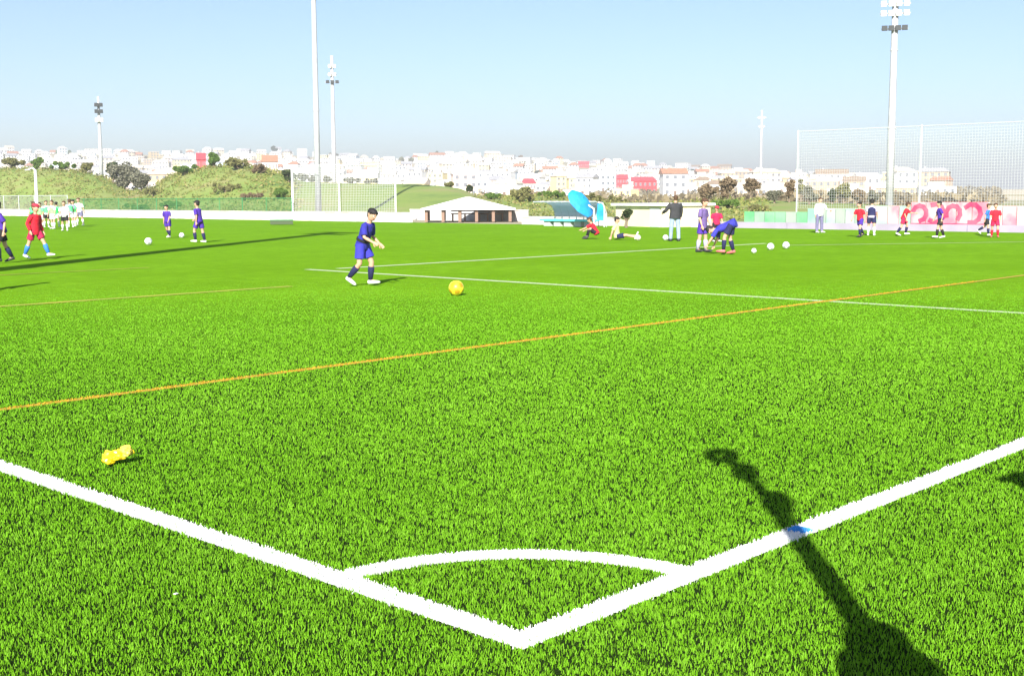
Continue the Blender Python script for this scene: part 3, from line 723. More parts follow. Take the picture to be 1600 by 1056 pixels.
# dark trees dotted through the town
for i, (px, py, wp, hp, M_, s_) in enumerate([(124,252,13,14,L_dark,'round dark tree among white houses left of the slim mast'),(103,240,36,9,L_green,'flat green grove on the crest above the green bibs'),(12,248,24,14,L_olive,'olive grove at the left end of the crest'),
     (72,262,14,9,L_dark,'small dark tree above the thin lamp post'),(430,234,10,9,L_dark,'lone dark tree on the crest left of the tallest mast'),(520,242,26,7,L_grey,'row of grey trees on the crest right of the tallest mast'),
     (628,250,12,10,L_olive,'first pale olive tree of a pair on the hill above the running boy'),(645,251,14,9,L_olive,'second pale olive tree, right of its pair'),(684,241,7,9,L_dark,'tiny dark tree on the crest above the pavilion'),
     (748,256,15,6,L_dark,'dark green tree high above the pavilion roof'),(796,257,12,7,L_grey,'grey tree halfway up above the pavilion right end'),(815,248,18,8,L_brown,'brown trees near the crest above the dugout'),(842,271,16,7,L_dark,'dark trees above the dugout'),
     (752,281,14,7,L_grey,'grey trees low above the pavilion'),(938,276,9,7,L_dark,'small dark tree above the sitting boys'),(1081,271,6,12,L_dark,'lone cypress above the boy in dull purple'),(1092,293,60,8,L_olive,'long olive hedge beneath the tan houses'),
     (1060,290,50,5,L_olive,'olive hedge above the man in the black jacket'),(1190,266,14,8,L_grey,'grey tree at the foot of the faintest mast'),(1100,266,26,6,L_brown,'brown grove on the right shoulder of the hill'),
     (1225,272,40,5,L_olive,'low olive grove on the skyline of the tan houses'),(1335,281,22,6,L_brown,'brown trees on the skyline left of the right mast'),(1364,285,30,5,L_grey,'grey trees on the skyline beside the right mast')]):
    r = r_for_row(px, py+hp/2); s = r/FPX; r -= 25
    x, y, z = on_hill(px, r); z = z_at(px, py+hp/2, r)
    base = min(z, terrain_z(px, r))
    t = tree((x, y, base), (z-base)+hp*s, wp*s, M_, s_, trunk=max(0.1, (z-base)/((z-base)+hp*s)), nclump=12, per=80, size=0.8, group='trees among the houses of the town')

# ------------------------------------------------------------------ pavilion, dugout, parasol, flags, shed
m_canvas = mat('white_canvas', (0.80, 0.80, 0.78), 0.7, vscale=0.6, col2=(0.72, 0.72, 0.72), bump=0.1, bscale=3)
m_brownp = mat('brown_post', (0.22, 0.14, 0.10), 0.7)
def pavilion():
    D = 73.5; a, b = at_dist(666, 346, D), at_dist(797, 348, D); a.z = b.z = 0
    yd = (b-a); L = yd.length; rz = math.atan2(yd.y, yd.x); t = empty('pavilion', a, rz, 'white canvas pavilion with a low peaked roof on dark posts', 'pavilion')
    ze = z_at(730, 326, D-2); zp = z_at(730, 308, D-2)
    dp = 4.5; e = 0.3
    c = [(-e,-e,ze),(L+e,-e,ze),(L+e,dp+e,ze),(-e,dp+e,ze)]; r0, r1 = (L*0.47, dp/2, zp), (L*0.53, dp/2, zp)
    rf = MB().add(c+[r0, r1], [(0,1,5,4),(1,2,5),(2,3,4,5),(3,0,4)]); rf.build('canvas_roof', m_canvas, t)
    v = MB(); v.box(-e-.02, -e-.02, ze-0.10, L+e+.02, -e+.02, ze); v.box(-e-.02, dp+e-.02, ze-0.10, L+e+.02, dp+e+.02, ze); v.box(-e-.02, -e+.025, ze-0.10, -e+.02, dp+e-.025, ze); v.box(L+e-.02, -e+.025, ze-0.10, L+e+.02, dp+e-.025, ze)
    v.build('valance', m_canvas, t)
    for i in range(6):
        for yy in (0, dp):
            MB().box(L*i/5-0.09, yy-0.09, 0, L*i/5+0.09, yy+0.09, ze-0.02).build('post', m_brownp, t)
    for k, x in enumerate((0.45, 0.6, 0.78)):
        b_ = empty('bench', t.matrix_basis @ Vector((L*x, dp*0.5, 0)), rz, ('dark bench under the middle of the pavilion', 'dark bench under the pavilion right of the middle one', 'dark bench at the right end under the pavilion')[k], 'bench', 'benches under the pavilion')
        MB().box(-0.8, -0.2, 0.42, 0.8, 0.2, 0.48).build('seat', m_brownp, b_); MB().box(-0.8, 0.2, 0.6, 0.8, 0.25, 0.95).build('backrest', m_brownp, b_)
        for sx in (-0.7, 0.7): MB().box(sx-0.05, -0.18, 0, sx+0.05, 0.18, 0.418).build('leg', m_brownp, b_)
pavilion()
m_blueglass = leaf_mat('pale_polycarbonate', (0.70, 0.73, 0.80), (0.72, 0.75, 0.82), (0.74, 0.76, 0.8), 0.4, 0.55)
m_cyan = mat('cyan_paint', (0.10, 0.55, 0.66), 0.5); m_sky = mat('bright_blue_cloth', (0.01, 0.22, 0.66), 0.7, vscale=2.5, col2=(0.01, 0.30, 0.66))
m_skyl = mat('light_blue_cloth', (0.12, 0.38, 0.78), 0.7, vscale=2.5, col2=(0.20, 0.50, 0.80))
def dugout():
    a, b = gp(838, 350), gp(922, 351); a = at_dist(838, 350, 62.5); b = at_dist(918, 350, 59.5); a.z = b.z = 0
    d = b-a; L = d.length; rz = math.atan2(d.y, d.x); t = empty('dugout', a, rz, 'team dugout with pale ribbed shell and cyan bench base beside the blue parasol', 'dugout')
    H = z_at(880, 316, 61)
    n = 7
    for i in range(n):
        x0, x1 = L*i/n+0.02, L*(i+1)/n-0.02
        pr = [(1.2, 0.45), (1.2, H*0.55), (1.0, H*0.85), (0.5, H), (-0.2, H*0.98)]
        vs = [(x, y, z) for (y, z) in pr for x in (x0, x1)] + [(x, y+0.03, z+0.03) for (y, z) in pr for x in (x0, x1)]
        m_ = len(pr); fs = [(2*j, 2*j+1, 2*j+3, 2*j+2) for j in range(m_-1)] + [(2*m_+2*j, 2*m_+2*j+2, 2*m_+2*j+3, 2*m_+2*j+1) for j in range(m_-1)]
        MB().add(vs, fs).build('shell_panel', m_blueglass, t)
    for i in range(n+1):
        x = L*i/n; MB().tube([(x,1.24,0.0),(x,1.24,H*0.55),(x,1.04,H*0.87),(x,0.5,H+0.03),(x,-0.2,H*0.98+0.03)], 0.03, 5).build('rib', m_post, t)
    MB().box(0, 0.2, 0.26, L, 0.7, 0.36).build('bench_seat', m_cyan, t)
    for k_ in range(5): MB().box(L*(k_+0.3)/5, 0.3, 0.0, L*(k_+0.3)/5+0.5, 0.6, 0.258).build('bench_leg', m_post, t)
dugout()
def parasol():
    D = 58.0; c = at_dist(907, 313, D); s = D/FPX
    base = at_dist(928, 352, D); base.z = terrain_z(938, D) if D > r_edge(938) else 0
    t = empty('parasol', (base.x, base.y, 0), 0, 'big bright blue parasol tilted over beside the dugout', 'parasol')
    top = Vector((c.x-base.x, c.y-base.y, c.z)); ax = (top+RT0*(-12*s)+Vector((0,0,10*s))-Vector((0,0,0.8))).normalized()
    ax = (RT0*0.62+Vector((0,0,0.60))-Vector((math.cos(YAW), math.sin(YAW), 0))*0.62).normalized()
    MB().tube([(0,0,0), (0,0,0.9), top], 0.045, 8).build('pole', m_wpost, t)
    a = ax.orthogonal().normalized(); b = ax.cross(a); n = 8; Rr = 22*s; rings = [(0.02, 7*s), (0.4, 5.5*s), (0.75, 2*s), (1.0, -3*s)]
    for k in range(n):
        mb = MB(); vs = []
        for (q, h) in rings:
            for j in range(4):
                w = 2*math.pi*(k+j/3)/n; sag = 1-0.05*math.sin(math.pi*j/3); dv = (a*math.cos(w)+b*math.sin(w)); st_ = 1+0.40*q*max(0, dv.dot((RT0-Vector((0,0,1.2))).normalized()))**2-0.12*max(0, dv.dot(RT0+Vector((0,0,.6)))); vs.append(top+ax*h+dv*Rr*q*sag*st_)
        m_ = len(vs); vs += [v-ax*0.02 for v in vs]
        fs = []
        for i in range(3):
            for j in range(3):
                fs += [(i*4+j, i*4+j+1, i*4+j+5, i*4+j+4), (m_+i*4+j, m_+i*4+j+4, m_+i*4+j+5, m_+i*4+j+1)]
        mb.add(vs, fs).build('canopy_panel', m_sky, t)
    # lower flap hanging to the right
    return t
parasol()
def feather_flag(px, ytop, ybot, D, m, label):
    b = at_dist(px, ybot, D); b.z = 0; s = D/FPX; t = empty('feather_flag', b, math.atan2(RT0.y, RT0.x), label, 'flag', 'blue flags beside the dugout')
    h = z_at(px, ytop, D); MB().tube([(0,0,0), (0,0,h*0.8), (-0.08,0,h*0.95), (-0.3,0,h)], 0.025, 6).build('pole', m_wpost, t)
    n = 8; vs = []
    for i in range(n+1):
        z = h*0.25+(h*0.74)*i/n; w = 0.38*(1-0.4*abs(i/n-0.3)); off = -0.05*(i/n)**3; dy = 0.07*math.sin(i*0.9)
        vs += [(off-0.01, 0, z), (off-w, dy, z+0.02)]
    m_ = len(vs); vs += [(x, y+0.012, z) for x, y, z in vs]
    fs = [(2*i, 2*i+1, 2*i+3, 2*i+2) for i in range(n)]+[(m_+2*i, m_+2*i+2, m_+2*i+3, m_+2*i+1) for i in range(n)]
    MB().add(vs, fs).build('cloth', m, t, smooth=True)
feather_flag(927, 314, 350, 62, m_skyl, 'light blue feather flag nearest the blue parasol')
feather_flag(944, 316, 350, 60, m_sky, 'blue feather flag behind the sitting boys')
m_cream = mat('cream_render', (0.74, 0.66, 0.46), 0.85, vscale=0.8, col2=(0.66, 0.58, 0.42))
def shed():
    a = at_dist(962, 346, 62); b = at_dist(1034, 348, 59); a.z = b.z = 0; d = b-a; L = d.length
    t = empty('shed', a, math.atan2(d.y, d.x), 'long cream shed with flat roof left of the man in the black jacket', 'shed'); H = z_at(1000, 318, 60)
    MB().box(0, 0, 0, L, 3, H-0.12).build('wall', m_cream, t); MB().box(-0.15, -0.2, H-0.118, L+0.15, 3.2, H).build('roof', m_canvas, t)
    MB().box(L-0.9, -0.04, 0, L-0.15, -0.005, H*0.8).build('door', m_post, t)
    b_ = at_dist(979, 340, 58.5); b_.z = 0
    tree(b_, z_at(979, 324, 58.5), 0.75, L_dark, 'small dark shrub in front of the cream shed', cat='bush', name='bush', nclump=6, per=60, size=0.09)
shed()
# parked car-like things are not readable; behind the far touchline right of the shed stands a white van
m_vanw = mat('white_car_paint', (0.80, 0.80, 0.80), 0.3, coat=0.5); m_tyre = mat('tyre_rubber', (0.02, 0.02, 0.02), 0.9)

def kit_box():
    g = gp(440, 351.5); t = empty('equipment_box', g, face_cam(g)+math.pi/2, 'low grey-green equipment box on the grass before the white wall, left of the net', 'box')
    MB().box(-0.62, -0.2, 0.03, 0.62, 0.2, 0.24).build('box', mat('olive_box', (0.06, 0.085, 0.04), 0.8), t); MB().box(-0.64, -0.22, 0.243, 0.64, 0.22, 0.29).build('lid', m_green, t)
kit_box()
# ------------------------------------------------------------------ balls
def ball(px, py, dpx, m, label, panels=None, z=None):
    g = gp(px, py); D = math.hypot(g.x-CAM.x, g.y-CAM.y); r = dpx/2*D/FPX
    o = empty('football', (g.x, g.y, 0), random.random()*6, label, 'ball', 'footballs on the pitch')
    # icosphere with seams: pentagon patches as a second colour
    bm = bmesh.new(); bmesh.ops.create_icosphere(bm, subdivisions=4, radius=r)
    me = bpy.data.meshes.new('shell'); 
    ico = bmesh.new(); bmesh.ops.create_icosphere(ico, subdivisions=1, radius=1.0); dirs = [v.co.normalized() for v in ico.verts][:12]
    for f in bm.faces:
        c = f.calc_center_median().normalized(); f.smooth = True
        dmax = max(c.dot(d_) for d_ in dirs); f.material_index = 1 if dmax > 0.93 else 0
    for v in bm.verts:
        c = v.co.normalized(); ds = sorted((c.dot(d_) for d_ in dirs), reverse=True)
        if abs(ds[0]-0.925) < 0.015: v.co *= 0.985
    bm.to_mesh(me); me.materials.append(m); me.materials.append(panels or m)
    s_ = bpy.data.objects.new('shell', me); C.objects.link(s_); s_.parent = o; s_.location = (0, 0, r)
    MB().tube([(0, 0, 2*r-0.002), (0, 0, 2*r+0.001)], 0.004, 6).build('valve', m_lampd, o)
    return o
m_by = mat('yellow_ball_vinyl', (0.80, 0.66, 0.03), 0.35, coat=0.3); m_by2 = mat('yellow_ball_patch', (0.42, 0.26, 0.01), 0.4)
m_bw = mat('white_ball_vinyl', (0.8, 0.8, 0.8), 0.4); m_bw2 = mat('grey_ball_patch', (0.35, 0.35, 0.38), 0.4)
ball(713, 462, 24, m_by, 'yellow football lying right of the running boy', m_by2)
ball(232, 383, 11, m_bw, 'white football left of the two boys in purple', m_bw2)
ball(284, 372, 8, m_bw, 'white football between the two boys in purple', m_bw2)
ball(1040, 376, 9, m_bw, 'white football left of the man in the black jacket', m_bw2)
ball(1178, 396, 8, m_bw, 'pale football nearest the bending boy on his right', m_bw2)
ball(1204, 391, 11, m_bw, 'white football, left one of the bright pair right of the bending boy', m_bw2)
ball(1228, 389, 11, m_bw, 'white football, right one of the bright pair right of the bending boy', m_bw2)
ball(997, 376, 9, mat('cream_ball_vinyl', (0.75, 0.68, 0.45), 0.4), 'cream football at the feet of the sitting boy in yellow', m_bw2)
# litter in the corner: a crushed yellow drink carton with a cream cap end
def litter():
    g = gp(180, 728); t = empty('crushed_carton', g, math.atan2(RT0.y, RT0.x)+R_(25), 'crushed yellow drinks carton with cream end on the turf near the goal line', 'litter')
    rg = random.Random(3)
    def crump(rx, ry, rz, c, seed, m, name):
        bm = bmesh.new(); bmesh.ops.create_icosphere(bm, subdivisions=3, radius=1.0)
        rgl = np.random.default_rng(seed); ph = rgl.uniform(0, 6, 6)
        for v in bm.verts:
            q = v.co.copy(); w = 1+0.16*math.sin(q.x*5+ph[0])*math.sin(q.y*6+ph[1])+0.10*math.sin(q.z*9+ph[2]+q.x*4)
            m8 = max(abs(q.x), abs(q.y), abs(q.z)); k = 0.55+0.45/m8*0.8
            v.co = Vector((q.x*rx*w*k, q.y*ry*w*k, max(q.z, -0.75)*rz*w))+Vector(c)
        me = bpy.data.meshes.new(name); bm.to_mesh(me); me.materials.append(m)
        o = bpy.data.objects.new(name, me); C.objects.link(o); o.parent = t; return o
    my = mat('yellow_carton_print', (0.80, 0.62, 0.01), 0.35, vscale=18, col2=(0.80, 0.52, 0.02), coat=0.3)
    mc = mat('cream_carton_end', (0.70, 0.54, 0.10), 0.5, vscale=30, col2=(0.72, 0.46, 0.05))
    crump(0.040, 0.038, 0.042, (-0.030, 0, 0.052), 1, my, 'lower_fold'); crump(0.038, 0.036, 0.034, (0.022, 0.004, 0.062), 5, my, 'middle_fold')
    crump(0.036, 0.042, 0.034, (0.062, -0.002, 0.082), 9, mc, 'cream_end')
    MB().tube([(0.09, 0, 0.07), (0.105, 0.002, 0.075)], 0.012, 10).build('cap', my, t)
litter()
g = gp(274, 934); o = MB().box(-0.010, -0.005, 0.017, 0.010, 0.005, 0.019).build('paper_scrap', m_white, loc=g); tag(o, 'tiny white paper scrap lying on the turf outside the goal line', 'litter'); o.rotation_euler = (0.1, 0.1, 0.4)

# ------------------------------------------------------------------ people
SKIN = mat('skin', (0.52, 0.31, 0.21), 0.55, vscale=8, col2=(0.47, 0.27, 0.18)); HAIRS = {'black': mat('black_hair', (0.012, 0.010, 0.010), 0.6, bump=0.4, bscale=120), 'brown': mat('brown_hair', (0.07, 0.035, 0.018), 0.6, bump=0.4, bscale=120)}
m_eye = mat('eye_white', (0.7, 0.7, 0.7), 0.3); m_iris = mat('dark_iris', (0.02, 0.012, 0.01), 0.3)
CL = {}
def cloth(name, c): 
    if name not in CL: CL[name] = mat('cloth_'+name, c, 0.85, vscale=9, col2=tuple(x*0.8 for x in c), bump=0.25, bscale=30)
    return CL[name]
cloth('royal', (0.035, 0.035, 0.42)); cloth('deepblue', (0.022, 0.022, 0.27)); cloth('purple', (0.06, 0.02, 0.30)); cloth('navy', (0.012, 0.014, 0.07)); cloth('black', (0.012, 0.012, 0.014)); cloth('red', (0.62, 0.01, 0.03))
cloth('crimson', (0.45, 0.01, 0.07)); cloth('blue', (0.03, 0.16, 0.65)); cloth('sock_blue', (0.04, 0.20, 0.70)); cloth('white', (0.78, 0.78, 0.78)); cloth('mint', (0.12, 0.58, 0.24)); cloth('green', (0.03, 0.42, 0.10))
cloth('lime', (0.28, 0.66, 0.22)); cloth('yellow', (0.75, 0.68, 0.28)); cloth('slate', (0.16, 0.15, 0.27)); cloth('charcoal', (0.035, 0.035, 0.04)); cloth('denim', (0.28, 0.36, 0.50)); cloth('darkgrey', (0.06, 0.06, 0.08)); cloth('dullpurple', (0.14, 0.09, 0.26)); cloth('lilac', (0.45, 0.40, 0.62))
m_shoe = mat('pale_shoe', (0.70, 0.70, 0.68), 0.5); m_shoed = mat('dark_shoe', (0.03, 0.03, 0.035), 0.5); m_shoer = mat('reddish_shoe', (0.5, 0.12, 0.12), 0.5); m_cap = mat('red_cap', (0.42, 0.02, 0.05), 0.8)
def rem(o, vox, sm=4):
    m = o.modifiers.new('remesh', 'REMESH'); m.mode = 'VOXEL'; m.voxel_size = vox; m.use_smooth_shade = True
    s = o.modifiers.new('smooth', 'SMOOTH'); s.factor = 0.5; s.iterations = sm
def person(px, py, H, face, label, pose=None, shirt='royal', shorts=None, trousers=None, socks=None, shoes='pale', hair='black', sleeves='short', cap=None, group='people playing on the pitch',
           adult=False, fine=False, loc=None, long_shirt=False, stripe=None, bib=None, coat=False):
    """px,py: where the feet stand in the picture; face: heading (azimuth) in degrees relative to the camera's right, counter-clockwise"""
    p = dict(lean=4, hl=0, hr=0, kl=0, kr=0, sl=5, sr=5, el=15, er=15, al=10, ar=10, al2=4, ar2=4, nod=0, turn=0, side=0, fl=None, fr=None)
    p.update(pose or {})
    g = Vector(loc) if loc else gp(px, py); dist = (g-CAM).length
    az = math.atan2(RT0.y, RT0.x)+R_(face); t = empty('person', g, az-math.pi/2, label, 'person', group)
    k = H; vox = (0.0065 if fine else (0.010 if dist < 40 else 0.014))
    ratio = 7.2 if adult else 6.0; hd = H/ratio
    legU, legL, tor = 0.245*k, 0.235*k, (0.30*k if adult else 0.285*k); sh = (0.118*k if adult else 0.112*k); hp = 0.060*k
    def rotx(v, a): c, s = math.cos(a), math.sin(a); return Vector((v.x, v.y*c+v.z*s, v.z*c-v.y*s))
    # directions; +Y is forward, +X is the figure's right
    T = Vector((math.sin(R_(p['side'])), math.sin(R_(p['lean'])), math.cos(R_(p['lean'])))).normalized()
    def limb(ang, abd, sgn): a, b = R_(ang), R_(abd); return Vector((sgn*math.sin(b), math.sin(a)*math.cos(b), -math.cos(a)*math.cos(b)))
    J = {}; J['pel'] = Vector((0,0,0)); J['chest'] = T*tor*0.72; J['neck'] = T*tor
    tilt = R_(p['lean']-p['nod']); Hd = Vector((math.sin(R_(p['side']*0.5)), math.sin(R_(p['lean']*0.6+p['nod'])), math.cos(R_(p['lean']*0.6+p['nod'])))).normalized()
    J['hb'] = J['neck']+Hd*hd*0.28; J['hc'] = J['neck']+Hd*hd*0.72
    for s, q in ((-1, 'l'), (1, 'r')):
        J['hip'+q] = Vector((s*hp, 0, -0.01*k)); dU = limb(p['h'+q], p['a'+q+'2'], s); J['kne'+q] = J['hip'+q]+dU*legU
        dL = limb(p['h'+q]-p['k'+q], p['a'+q+'2']*0.4, s); J['ank'+q] = J['kne'+q]+dL*legL
        fa = p['f'+q] if p['f'+q] is not None else max(-70, min(25, (p['h'+q]-p['k'+q])*0.8 if p['h'+q]-p['k'+q] < -15 else 0))
        J['toe'+q] = J['ank'+q]+Vector((s*0.12, math.cos(R_(fa)), math.sin(R_(fa)))).normalized()*0.125*k+Vector((0,0,-0.018*k))
        J['heel'+q] = J['ank'+q]+Vector((0, -math.cos(R_(fa)), -math.sin(R_(fa))))*0.025*k+Vector((0,0,-0.018*k))
        J['sho'+q] = T*tor*0.93+Vector((s*sh, 0, 0)); dA = limb(p['s'+q], p['a'+q], s); J['elb'+q] = J['sho'+q]+dA*0.165*k
        dF = limb(p['s'+q]+p['e'+q], p['a'+q]*0.3, s); J['wri'+q] = J['elb'+q]+dF*0.145*k; J['hd'+q] = dF; J['han'+q] = J['wri'+q]+dF*0.05*k
    low = min(min(J[a].z for a in ('ankl', 'ankr', 'toel', 'toer', 'heell', 'heelr'))-0.026*k, J['pel'].z-0.085*k, min(J['wril'].z, J['wrir'].z)-0.02*k, min(J['knel'].z, J['kner'].z)-0.035*k)
    for a in J:
        if a not in ('hdl', 'hdr'): J[a] = J[a]-Vector((0,0,low))
    ctr = (J['ankl']+J['ankr'])/2 if not p.get('sit') else J['pel']
    off = Vector((-ctr.x, -ctr.y, 0))
    for a in J:
        if a not in ('hdl', 'hdr'): J[a] = J[a]+off
    X = Vector((1,0,0))
    hw = 0.088*k if not adult else 0.092*k; ch = 0.098*k if not adult else 0.115*k
    # ---- body, one continuous surface
    b = MB()
    b.tube([J['pel']-T*0.05*k, J['pel'], J['pel']+T*tor*0.35, J['chest'], T*tor*0.92+J['pel'], J['neck']+T*0.0], [(hw*0.68, 0.048*k), (hw*0.9, 0.058*k), (hw*0.8, 0.052*k), (ch*0.92, 0.060*k), (ch*0.70, 0.044*k), (0.035*k, 0.035*k)], 16, flat=X)
    b.tube([J['neck']-T*0.03*k, J['hb']], [0.036*k, 0.032*k], 12)
    fw = T.cross(X)*-1; Fw = Vector((0, Hd.z, -Hd.y)).normalized(); ty = R_(p['turn'])
    Rt = Hd.cross(Fw)*-1; Rt = Vector((1,0,0)); Fw2 = (Fw*math.cos(ty)-Rt*math.sin(ty)).normalized(); Rt2 = Fw2.cross(Hd).normalized()
    def hp_(x, y, z): return J['hc']+Rt2*x*hd+Fw2*y*hd+Hd*z*hd
    b.tube([hp_(0,.02,-.44), hp_(0,.03,-.34), hp_(0,.01,-.18), hp_(0,-.01,0.02), hp_(0,-.02,0.22), hp_(0,-.02,0.38), hp_(0,-.02,.46)], [(.13*hd,.15*hd), (.24*hd,.29*hd), (.30*hd,.37*hd), (.335*hd,.41*hd), (.32*hd,.40*hd), (.22*hd,.27*hd), (.08*hd,.10*hd)], 18, flat=Rt2)
    b.tube([hp_(0,.34,.06), hp_(0,.43,-.08), hp_(0,.35,-.13)], [.035*hd, .065*hd, .03*hd], 8)
    for s in (-1, 1): b.tube([hp_(s*.30,-.02,.08), hp_(s*.38,-.05,.06), hp_(s*.34,-.03,-.12)], [.05*hd, .06*hd, .03*hd], 8)
    for s, q in ((-1, 'l'), (1, 'r')):
        b.tube([J['hip'+q]+Vector((0,0,.005*k)), J['hip'+q].lerp(J['kne'+q], .35), J['kne'+q], J['kne'+q].lerp(J['ank'+q], .3), J['ank'+q]], [.044*k, .048*k, .034*k, .036*k, .021*k], 12)
        b.tube([J['sho'+q].lerp(J['elb'+q], .04), J['sho'+q].lerp(J['elb'+q], .4), J['elb'+q], J['elb'+q].lerp(J['wri'+q], .35), J['wri'+q]], [.024*k, .028*k, .022*k, .023*k, .0145*k], 10)
        d = J['hd'+q].normalized(); sd_ = d.cross(X); sd_ = sd_.normalized() if sd_.length > .1 else Vector((0,1,0)); th = d.cross(sd_)
        w0 = J['wri'+q]; b.tube([w0, w0+d*.02*k, w0+d*.05*k], [(.016*k,.012*k), (.023*k,.013*k), (.023*k,.011*k)], 8, flat=sd_)
        for i, ln in enumerate((.040, .045, .042, .033)):
            o0 = w0+d*.048*k+sd_*(i-1.5)*.012*k; mid = o0+d*ln*.5*k; b.tube([o0-d*.01*k, mid, mid+(d*.8+th*.5*s)*ln*.45*k], [.0062*k, .0058*k, .005*k], 6)
        o0 = w0+d*.018*k+sd_*.018*k; b.tube([o0, o0+(sd_*.8+d*.6)*.022*k, o0+(sd_*.5+d*.9)*.044*k], [.008*k, .007*k, .0055*k], 6)
        b.tube([J['heel'+q], J['ank'+q]+Vector((0,0,-.006*k)), J['toe'+q]], [.02*k, .026*k, .016*k], 8)
    bo = b.build('body', SKIN, t); rem(bo, vox)
    # ---- eyes, mouth
    for s in (-1, 1):
        e = MB().ball(hp_(s*.14, .355, .04), .045*hd, 8).build('eye', m_eye, t, smooth=True); MB().ball(hp_(s*.14, .40, .04), .022*hd, 6).build('iris', m_iris, e)
    MB().tube([hp_(-.10,.35,-.25), hp_(0,.385,-.26), hp_(.10,.35,-.25)], .018*hd, 6).build('mouth', mat('lips', (0.40, 0.14, 0.12), 0.5), t)
    # ---- hair or cap
    hm = MB()
    hm.tube([hp_(0,-.15,-.30), hp_(0,-.12,.0), hp_(0,-.07,.16), hp_(0,-.045,.30), hp_(0,-.03,.42), hp_(0,-.03,.51)], [(.24*hd,.22*hd), (.37*hd,.335*hd), (.37*hd,.40*hd), (.345*hd,.415*hd), (.25*hd,.31*hd), (.09*hd,.11*hd)], 18, flat=Rt2)
    for i in range(16):
        a = i*math.pi*2/16; r_ = .33; q0 = hp_(math.cos(a)*r_, math.sin(a)*r_*1.05-.05, .30); q1 = hp_(math.cos(a)*(r_+.05), math.sin(a)*(r_+.07)-.05, .16+random.uniform(-.04, .05)); hm.tube([q0, q1], [.09*hd, .05*hd], 6)
    ho = hm.build('hair', HAIRS[hair], t); rem(ho, vox*0.9, 2)
    if cap:
        c = MB(); c.tube([hp_(0,-.03,.14), hp_(0,-.04,.30), hp_(0,-.04,.44), hp_(0,-.04,.53)], [(.40*hd,.46*hd), (.385*hd,.44*hd), (.27*hd,.32*hd), (.06*hd,.07*hd)], 18, flat=Rt2); co = c.build('cap', cap, t, smooth=True)
        br = MB(); br.tube([hp_(0,.36,.17), hp_(0,.56,.15), hp_(0,.74,.11)], [(.30*hd,.02*hd), (.27*hd,.02*hd), (.15*hd,.015*hd)], 14, flat=Rt2); br.build('brim', cap, co)
    # ---- shirt
    g_ = .010*k if not coat else .02*k; s_ = MB()
    hemz = (-.085 if long_shirt else -.045)*k
    s_.tube([J['pel']+T*hemz, J['pel'], J['pel']+T*tor*.4, J['chest'], J['pel']+T*tor*.93, J['neck']+T*.006*k], [(hw*1.04+g_*1.8, .070*k+g_*1.6), (hw+g_*1.7, .068*k+g_*1.5), (hw*.9+g_*1.6, .060*k+g_*1.4), (ch+g_, .068*k+g_), (ch*.84+g_, .052*k+g_), (.045*k, .043*k)], 20, flat=X)
    for s, q in ((-1, 'l'), (1, 'r')):
        if sleeves == 'long':
            s_.tube([J['sho'+q]-Vector((s*.02*k,0,0)), J['sho'+q].lerp(J['elb'+q], .5), J['elb'+q], J['elb'+q].lerp(J['wri'+q], .96)], [.042*k+g_*.4, .038*k+g_*.4, .033*k+g_*.4, .025*k+g_*.4], 12)
        else: s_.tube([J['sho'+q]-Vector((s*.02*k,0,0)), J['sho'+q].lerp(J['elb'+q], .35), J['sho'+q].lerp(J['elb'+q], .86)], [.043*k, .043*k, .045*k], 12)
    so_ = s_.build('jacket' if coat else 'shirt', CL[shirt], t); rem(so_, vox, 3)
    if bib:
        v_ = MB(); v_.tube([J['pel']+T*.02*k, J['pel']+T*tor*.4, J['chest'], J['pel']+T*tor*.9], [(hw+g_*2.9, .068*k+g_*2.7), (hw*.9+g_*2.8, .060*k+g_*2.6), (ch*.92+g_*2, .068*k+g_*2.2), (ch*.5+g_, .050*k+g_*2)], 20, flat=X); rem(v_.build('bib', CL[bib], t), vox, 3)
    # ---- shorts or trousers
    lw = MB(); lc = trousers or shorts or 'navy'
    lw.tube([J['pel']+T*.05*k, J['pel'], J['pel']-T*.05*k-Vector((0,0,.01*k))], [(hw+g_*.9, .066*k+g_), (hw+g_*1.3, .070*k+g_), (hw*.85+g_, .066*k)], 18, flat=X)
    for s, q in ((-1, 'l'), (1, 'r')):
        h_, kn, an = J['hip'+q], J['kne'+q], J['ank'+q]
        if trousers: lw.tube([h_+Vector((0,0,.01*k)), h_.lerp(kn, .5), kn, kn.lerp(an, .5), kn.lerp(an, .98)], [.062*k, .058*k, .046*k, .042*k, .040*k], 14)
        else: lw.tube([h_+Vector((0,0,.01*k)), h_.lerp(kn, .4), h_.lerp(kn, .72)], [.060*k, .062*k, .066*k], 14)
    rem(lw.build('trousers' if trousers else 'shorts', CL[lc], t), vox, 3)
    if stripe:
        MB().tube([J['pel']+T*.045*k, J['pel']+T*.075*k], [(hw+g_*2.4, .068*k+g_*2.3)]*2, 20, flat=X).build('waist_band', CL[stripe], t)
    # ---- socks and shoes
    for s, q in ((-1, 'l'), (1, 'r')):
        kn, an = J['kne'+q], J['ank'+q]
        if socks and not trousers: MB().tube([kn.lerp(an, .22), kn.lerp(an, .45), kn.lerp(an, .97)], [.041*k, .042*k, .028*k], 12).build('sock', CL[socks], t, smooth=True)
        m_ = {'pale': m_shoe, 'dark': m_shoed, 'red': m_shoer}[shoes]
        hl, to = J['heel'+q], J['toe'+q]; s2 = MB(); s2.tube([hl+(hl-to)*.08, hl, hl.lerp(to, .45), hl.lerp(to, .85), to+(to-hl)*.06], [(.018*k,.018*k), (.027*k,.030*k), (.031*k,.027*k), (.032*k,.020*k), (.018*k,.011*k)], 12, flat=X)
